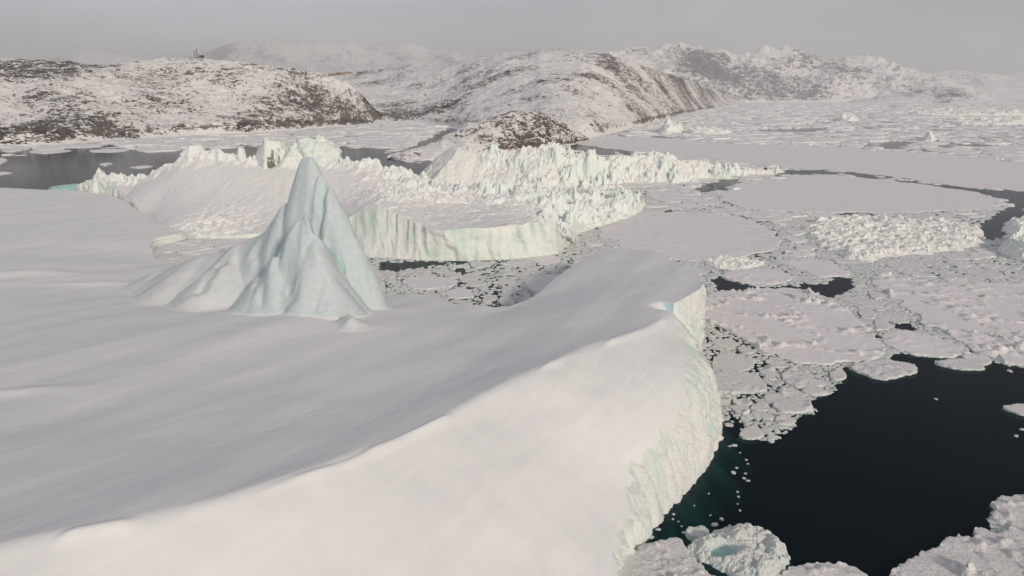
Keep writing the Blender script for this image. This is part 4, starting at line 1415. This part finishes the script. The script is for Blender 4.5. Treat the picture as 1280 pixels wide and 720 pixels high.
# ------------------------------------------------------------------ loose ice nobody could count
def loose(name, mat, cx, cy, rad, hgt, seed, sides=7, flat=1.0):
    rng = np.random.default_rng(seed)
    n = len(cx)
    ang = np.sort(rng.random((n, sides)) * 0.75 + np.arange(sides)[None] , axis=1) / sides * 2 * math.pi
    ang += rng.random((n, 1)) * 6.28
    rr = rad[:, None] * (0.72 + 0.5 * rng.random((n, sides)))
    el = 0.7 + 0.6 * rng.random((n, 1)); th = rng.random((n, 1)) * 3.14
    ex, ey = rr * np.cos(ang) * el, rr * np.sin(ang) / el
    x = cx[:, None] + ex * np.cos(th) - ey * np.sin(th); y = cy[:, None] + ex * np.sin(th) + ey * np.cos(th)
    tx, ty = (rng.random((n, 1)) - 0.5) * 0.10, (rng.random((n, 1)) - 0.5) * 0.10
    z = hgt[:, None] + tx * ex + ty * ey + hgt[:, None] * 0.2 * (rng.random((n, sides)) - 0.5)
    z = np.maximum(z, 0.04)
    topv = np.stack([cx[:, None] + (x - cx[:, None]) * 0.86, cy[:, None] + (y - cy[:, None]) * 0.86, z], -1)
    botv = np.stack([x, y, np.full_like(x, -0.12)], -1)
    cen = np.stack([cx, cy, hgt * (1.05 + 0.35 * rng.random(n))], -1)[:, None, :]
    V = np.concatenate([topv, botv, cen], 1).reshape(-1, 3)
    b = (np.arange(n) * (2 * sides + 1))[:, None]
    k = np.arange(sides)[None]; k2 = (k + 1) % sides
    tri = np.stack([b + k, b + k2, np.broadcast_to(b + 2 * sides, (n, sides))], -1).reshape(-1, 3)
    q = np.stack([b + sides + k, b + sides + k2, b + k2, b + k], -1).reshape(-1, 4)
    t1 = np.concatenate([tri, q[:, [0, 1, 2]], q[:, [0, 2, 3]]])
    return mesh_obj(name, V, t1, M[mat], smooth=False)


def lattice(spacing, r0, r1, t, seed):
    rng = np.random.default_rng(seed)
    A, B = np.meshgrid(np.arange(-t, t, spacing), np.arange(math.log(r0), math.log(r1), spacing))
    A = (A + (rng.random(A.shape) - 0.5) * spacing * 1.1).ravel(); B = (B + (rng.random(B.shape) - 0.5) * spacing * 1.1).ravel()
    R = np.exp(B)
    return R * np.sin(A), R * np.cos(A), R


def brash(spacing, r0, r1, seed, cover, t=0.80):
    x, y, R = lattice(spacing, r0, r1, t, seed)
    px, py = proj(x, y)
    jit = pn(x / 6, y / 6, seed) * 5
    ok = ~(open_mask(px + jit, py + jit * 0.5) | land_mask(px, py) | solid_mask(x, y) | floe_mask(x, y))
    x, y, R, px, py = x[ok], y[ok], R[ok], px[ok], py[ok]
    rng = np.random.default_rng(seed + 1)
    dens = cover(px, py) + 0.9 * fbm(x / (0.10 * R), y / (0.10 * R), 3, seed + 3)
    k = rng.random(len(x)) < dens
    x, y, R = x[k], y[k], R[k]
    size = np.clip(0.52 + 0.35 * rng.pareto(3.0, len(x)), 0.3, 1.6) * spacing * R
    return x, y, size, R


x1, y1, s1, R1 = brash(0.0062, 118, 620, 501, lambda px, py: np.where((px < 340) & (py < 340), 1.5, np.where((px < 750) & (py < 400), 0.66, 1.05)) - 0.25 * ((px < 1075) & (py > 410)))
h1 = np.clip(s1 * (0.18 + 0.22 * np.random.default_rng(3).random(len(s1))), 0.08, 0.34)
tag(loose('brash_ice', 'brash', x1, y1, s1, h1, 502), 'broken brash ice of small white chunks packed between the floes', 'brash ice', kind='stuff')
xf, yf, sf, Rf = brash(0.0034, 125, 520, 506, lambda px, py: np.where((px < 340) & (py < 340), 1.0, np.where((px < 750) & (py < 400), 0.22, 0.55)) - 0.3 * ((px < 1075) & (py > 410)))
hf = np.clip(sf * (0.2 + 0.2 * np.random.default_rng(8).random(len(sf))), 0.06, 0.2)
tag(loose('brash_ice', 'brash', xf, yf, sf, hf, 507, sides=6), 'fine crumbled ice filling the cracks between brash pieces', 'brash ice', kind='stuff')
x2, y2, s2, R2 = brash(0.0090, 600, 9500, 511, lambda px, py: np.where(px < 560, np.where(py < 186, 0.75, 0.2), 1.05))
h2 = np.clip(s2 * (0.05 + 0.16 * np.random.default_rng(4).random(len(s2)) ** 2), 0.2, 4.0)
tag(loose('pack_ice', 'pack', x2, y2, s2 * 1.25, h2, 512), 'far field of drifting pack ice reaching to the mountains', 'pack ice', kind='stuff')
# the far floes that are too many to be things of their own
rest = [m[2] for m in mids[n_mid:]]
if len(rest):
    V, Fs = [], []
    rg = np.random.default_rng(9)
    for w in rest:
        if area2(w) < 0: w = w[::-1]
        rr = math.hypot(*w.mean(0)); tp = catmull(w, True, lambda p: rr * 0.006, True)
        sz = math.sqrt(abs(area2(w)))
        tp = rough_outline(tp, sz * 0.06, sz * 0.35, 3)
        b = len(V); n = len(tp); hh = (0.4 + 0.5 * rg.random()) * max(1, rr / 900)
        V += [(a[0], a[1], hh) for a in tp] + [(a[0], a[1], -0.3) for a in tp]
        Fs.append(list(range(b, b + n)))
        Fs += [(b + n + i, b + n + (i + 1) % n, b + (i + 1) % n, b + i) for i in range(n)]
    o = mesh_obj('pack_ice', V, Fs, M['pack'], smooth=False)
    tag(o, 'countless flat floes filling gaps of the pack all over the bay', 'pack ice', kind='stuff')

# loose bits drifting in the open pond
bits = [(912, 558, 4), (918, 557, 7), (925, 566, 3), (933, 575, 4), (935, 580, 3), (917, 591, 7), (921, 585, 4), (932, 592, 4), (930, 598, 5), (935, 601, 5), (922, 615, 4), (923, 621, 4), (922, 630, 3), (925, 638, 4),
        (886, 617, 3), (868, 632, 3), (842, 643, 5), (841, 649, 4), (893, 656, 9), (823, 662, 7), (814, 672, 8), (855, 666, 6), (902, 649, 6), (848, 652, 3), (852, 658, 4), (888, 644, 3),
        (1170, 499, 4), (1263, 456, 5), (1262, 464, 6), (1278, 537, 5), (1270, 545, 5), (1018, 445, 10), (1236, 448, 4)]
for i, (px, py, wd) in enumerate(bits):
    c = W(px, py, 0); r = 0.5 * wd * math.hypot(*c[:2]) / FPX * 1.05
    rg = np.random.default_rng(600 + i)
    n = 9; an = np.arange(n) / n * 6.283 + rg.random(n) * 0.4
    el = 0.8 + 0.5 * rg.random()
    tp = np.stack([r * np.cos(an) * el, r * np.sin(an) / el], 1) * (0.8 + 0.35 * rg.random((n, 1)))
    h = r * 0.35
    V = [(a[0], a[1], -0.1) for a in tp] + [(a[0] * 0.8, a[1] * 0.8, h * (0.7 + 0.5 * rg.random())) for a in tp] + [(0, 0, h * 1.2)]
    Fs = [(k, (k + 1) % n, n + (k + 1) % n, n + k) for k in range(n)] + [(n + k, n + (k + 1) % n, 2 * n) for k in range(n)]
    o = mesh_obj('ice_chunk', V, Fs, M['growler'], smooth=False)
    o.location = (c[0], c[1], 0)
    if px < 950: lb, gr = 'small white ice chunk drifting in the dark water beside the cliff foot', 'ice chunks by the cliff foot'
    else: lb, gr = 'small white ice chunk drifting at the rim of the dark open water', 'ice chunks at the rim of the open water'
    tag(o, lb, 'ice chunk', gr)

# ================================================================== masts and houses
def add_box(V, F, x0, x1, y0, y1, z0, z1):
    b = len(V)
    V += [(x0, y0, z0), (x1, y0, z0), (x1, y1, z0), (x0, y1, z0), (x0, y0, z1), (x1, y0, z1), (x1, y1, z1), (x0, y1, z1)]
    F += [(b, b + 3, b + 2, b + 1), (b + 4, b + 5, b + 6, b + 7), (b, b + 1, b + 5, b + 4), (b + 1, b + 2, b + 6, b + 5), (b + 2, b + 3, b + 7, b + 6), (b + 3, b, b + 4, b + 7)]


STEEL = plain('mast_steel', (0.10, 0.09, 0.10), 0.6)


def mast(px, ybase, ytop, Y, label, w=1.5, mat=STEEL):
    base = P(px, ybase, Y); top = P(px, ytop, Y)
    H = top[2] - base[2]
    r = empty('radio_mast', (base[0], base[1], base[2] - 2.0)); tag(r, label, 'radio mast')
    H += 2.0
    V, F = [], []
    h = w / 2
    for sx in (-h, h):
        for sy in (-h, h): add_box(V, F, sx - 0.16, sx + 0.16, sy - 0.16, sy + 0.16, 0, H)
    z = 0.8
    while z < H:
        add_box(V, F, -h, h, -h - 0.1, -h + 0.1, z, z + 0.18); add_box(V, F, -h, h, h - 0.1, h + 0.1, z, z + 0.18)
        add_box(V, F, -h - 0.1, -h + 0.1, -h, h, z + 0.02, z + 0.16); add_box(V, F, h - 0.1, h + 0.1, -h, h, z + 0.02, z + 0.16)
        z += 1.6
    mesh_obj('lattice_tower', V, F, mat, r, smooth=False)
    for k, a in enumerate((0.1, 2.2, 4.3)):
        V, F = [], []
        cx, cy = (h + 0.5) * math.cos(a), (h + 0.5) * math.sin(a)
        add_box(V, F, cx - 0.3, cx + 0.3, cy - 0.3, cy + 0.3, H - 3.5, H - 0.8)
        mesh_obj('antenna', V, F, mat, r, smooth=False)
    return r


mast(243.8, 72.6, 63.0, 1890, 'shorter left lattice mast of the dark pair on the left hilltop')
mast(246.8, 72.6, 60.8, 1890, 'taller right lattice mast of the dark pair on the left hilltop', 1.7)
mast(253.2, 72.0, 64.0, 1890, 'thin reddish mast rising above the dark hut on the left hilltop', 0.5, plain('red_steel', (0.30, 0.16, 0.16), 0.6))


def house(px, py, Y, L, D_, H, wall, roof, label, rot=0.0, group=None):
    c = P(px, py, Y)
    r = empty('house', (c[0], c[1], c[2] - 1.5)); r.rotation_euler.z = rot
    tag(r, label, 'house', group)
    V, F = [], []
    H += 1.5
    add_box(V, F, -L / 2, L / 2, -D_ / 2, D_ / 2, 0, H)
    b = len(V); rh = D_ * 0.38
    V += [(-L / 2, -D_ / 2, H), (-L / 2, D_ / 2, H), (-L / 2, 0, H + rh), (L / 2, -D_ / 2, H), (L / 2, D_ / 2, H), (L / 2, 0, H + rh)]
    F += [(b, b + 2, b + 1), (b + 3, b + 4, b + 5)]
    mesh_obj('wall', V, F, plain('wall_paint', wall, 0.7, 0.1), r, smooth=False)
    V, F = [], []
    e = 0.5
    for sgn in (-1, 1):
        b = len(V)
        V += [(-L / 2 - e, sgn * (D_ / 2 + e), H - 0.35), (L / 2 + e, sgn * (D_ / 2 + e), H - 0.35), (L / 2 + e, 0, H + rh + 0.05), (-L / 2 - e, 0, H + rh + 0.05),
              (-L / 2 - e, sgn * (D_ / 2 + e), H - 0.05), (L / 2 + e, sgn * (D_ / 2 + e), H - 0.05), (L / 2 + e, 0, H + rh + 0.35), (-L / 2 - e, 0, H + rh + 0.35)]
        F += [(b, b + 1, b + 2, b + 3), (b + 4, b + 5, b + 6, b + 7), (b, b + 1, b + 5, b + 4), (b, b + 3, b + 7, b + 4), (b + 1, b + 2, b + 6, b + 5)]
    mesh_obj('roof', V, F, plain('roofing', roof, 0.8, 0.15), r, smooth=False)
    nw = max(2, int(L / 4))
    for k in range(nw):
        xk = -L / 2 + (k + 0.5) * L / nw
        V, F = [], []
        add_box(V, F, xk - 0.6, xk + 0.6, -D_ / 2 - 0.04, -D_ / 2 + 0.1, H - 2.6, H - 1.2)
        mesh_obj('window', V, F, M['stone'], r, smooth=False)
    return r


house(252.0, 71.9, 1880, 11, 6, 3.2, (0.07, 0.055, 0.06), (0.06, 0.05, 0.055), 'dark flat hut beside the masts on the left hilltop')


def ridge_y(px):
    return float(np.interp(px, Cmid, [proj(r[0], r[1], r[2])[1] for r in Rmid]))


for (px, dy, L, D_, H, wc, rc, lb) in [
    (413.5, 0.2, 22, 10, 9, (0.10, 0.13, 0.11), (0.09, 0.10, 0.09), 'dark green house at the left end of the houses on the saddle'),
    (418.5, 0.3, 16, 10, 10, (0.20, 0.20, 0.19), (0.14, 0.12, 0.12), 'grey house between the dark green and the maroon house'),
    (424.0, 0.2, 26, 11, 12, (0.26, 0.07, 0.07), (0.16, 0.07, 0.07), 'maroon house, tallest of the houses on the saddle'),
    (430.0, -0.6, 16, 10, 10, (0.30, 0.23, 0.17), (0.18, 0.12, 0.09), 'tan house right beside the maroon house'),
    (436.0, -0.4, 34, 12, 9, (0.40, 0.33, 0.28), (0.20, 0.13, 0.10), 'long tan house with a brown roof on the saddle'),
    (436.5, 3.2, 30, 9, 5, (0.15, 0.11, 0.10), (0.14, 0.11, 0.10), 'low reddish house just below the long tan house'),
    (450.0, 0.4, 30, 10, 8, (0.12, 0.13, 0.15), (0.11, 0.11, 0.12), 'slate grey house right of the long tan house'),
    (457.5, 0.0, 22, 10, 9, (0.16, 0.26, 0.30), (0.16, 0.20, 0.22), 'blue-grey house in the right half of the houses on the saddle'),
    (465.5, 0.0, 22, 10, 8, (0.32, 0.38, 0.32), (0.25, 0.27, 0.24), 'pale green house near the right end of the houses'),
    (476.0, 0.0, 26, 9, 6, (0.20, 0.18, 0.18), (0.16, 0.14, 0.14), 'dark low house standing alone at the right end on the saddle'),
]:
    house(px, ridge_y(px) + 0.5 + dy, float(np.interp(px, Cmid, Rmid[:, 1])) - 6 - 30 * (dy > 2), L, D_, H, wc, rc, lb)

stone(957, 211.5, 719, 1.6, 'dark boulder stuck in the right end of the jagged iceberg')

# ================================================================== air, sky, sun, camera
hz, t = nt('haze_air'); g = G(t)
pv_ = g.n('ShaderNodeVolumePrincipled', Density=7.4e-5, Anisotropy=0.0)
pv_.inputs['Color'].default_value = (0.88, 0.885, 0.92, 1)
o_ = g.n('ShaderNodeOutputMaterial'); t.links.new(pv_.outputs[0], o_.inputs['Volume'])
hb = box_mesh('haze', -24000, 24000, -4000, 34000, -16.0, 1750.0, hz)
tag(hb, 'pale winter haze over the whole bay', 'haze', kind='stuff')

SUN_EL, SUN_AZ = math.radians(22), math.radians(148)      # azimuth clockwise from north (+Y): behind and right of the viewer
sd = Vector((math.sin(SUN_AZ) * math.cos(SUN_EL), math.cos(SUN_AZ) * math.cos(SUN_EL), math.sin(SUN_EL)))
ld = bpy.data.lights.new('sun', 'SUN'); ld.energy = 2.75; ld.angle = math.radians(7); ld.color = (1.0, 0.90, 0.75)
lo = bpy.data.objects.new('sun', ld); COL.objects.link(lo)
lo.rotation_euler = sd.to_track_quat('Z', 'Y').to_euler()
lo.location = (100, -200, 300)

w = bpy.data.worlds.new('World'); S.world = w; w.use_nodes = True
t = w.node_tree
for n in list(t.nodes): t.nodes.remove(n)
g = G(t)
sky = g.n('ShaderNodeTexSky'); sky.sky_type = 'NISHITA'; sky.sun_disc = False
sky.sun_elevation = SUN_EL; sky.sun_rotation = SUN_AZ; sky.dust_density = 4.0; sky.air_density = 1.0
hs = g.n('ShaderNodeHueSaturation', Saturation=0.22, Color=sky.outputs[0])
tc = g.n('ShaderNodeTexCoord').outputs['Generated']
mp = g.mapping(tc, (1.0, 1.0, 5.0))
cl = g.noise(mp, 2.2, 5, 0.55, 0.5)
cloud = g.mix(g.mr(cl, 0.35, 0.65), (3.65, 3.85, 4.35), (5.0, 5.2, 5.75))
side = g.mr(g.n('ShaderNodeSeparateXYZ', i0=tc).outputs[0], -0.65, 0.65, 1.40, 0.78)
high = g.mr(g.n('ShaderNodeSeparateXYZ', i0=tc).outputs[2], 0.04, 0.6, 1.34, 0.74)
colr = g.n('ShaderNodeVectorMath', _operation='SCALE', i0=g.mix(0.88, hs.outputs[0], cloud), Scale=g.math('MULTIPLY', side, high)).outputs[0]
bg = g.n('ShaderNodeBackground', Color=colr, Strength=0.074)
wo = g.n('ShaderNodeOutputWorld'); t.links.new(bg.outputs[0], wo.inputs[0])

cd = bpy.data.cameras.new('camera'); cd.sensor_width = 36.0; cd.lens = FPX / 1280 * 36
cd.clip_start = 0.5; cd.clip_end = 60000
co = bpy.data.objects.new('camera', cd); COL.objects.link(co)
co.location = (0, 0, CAM_H); co.rotation_euler = (math.pi / 2 - PITCH, 0, 0)
S.camera = co
S.view_settings.view_transform = 'Standard'; S.view_settings.look = 'None'
S.view_settings.exposure = 0.12; S.view_settings.gamma = 1.0
S.cycles.volume_bounces = 2; S.cycles.max_bounces = 8; S.cycles.transparent_max_bounces = 12
S.cycles.use_denoising = True
print('objects', len(S.objects))
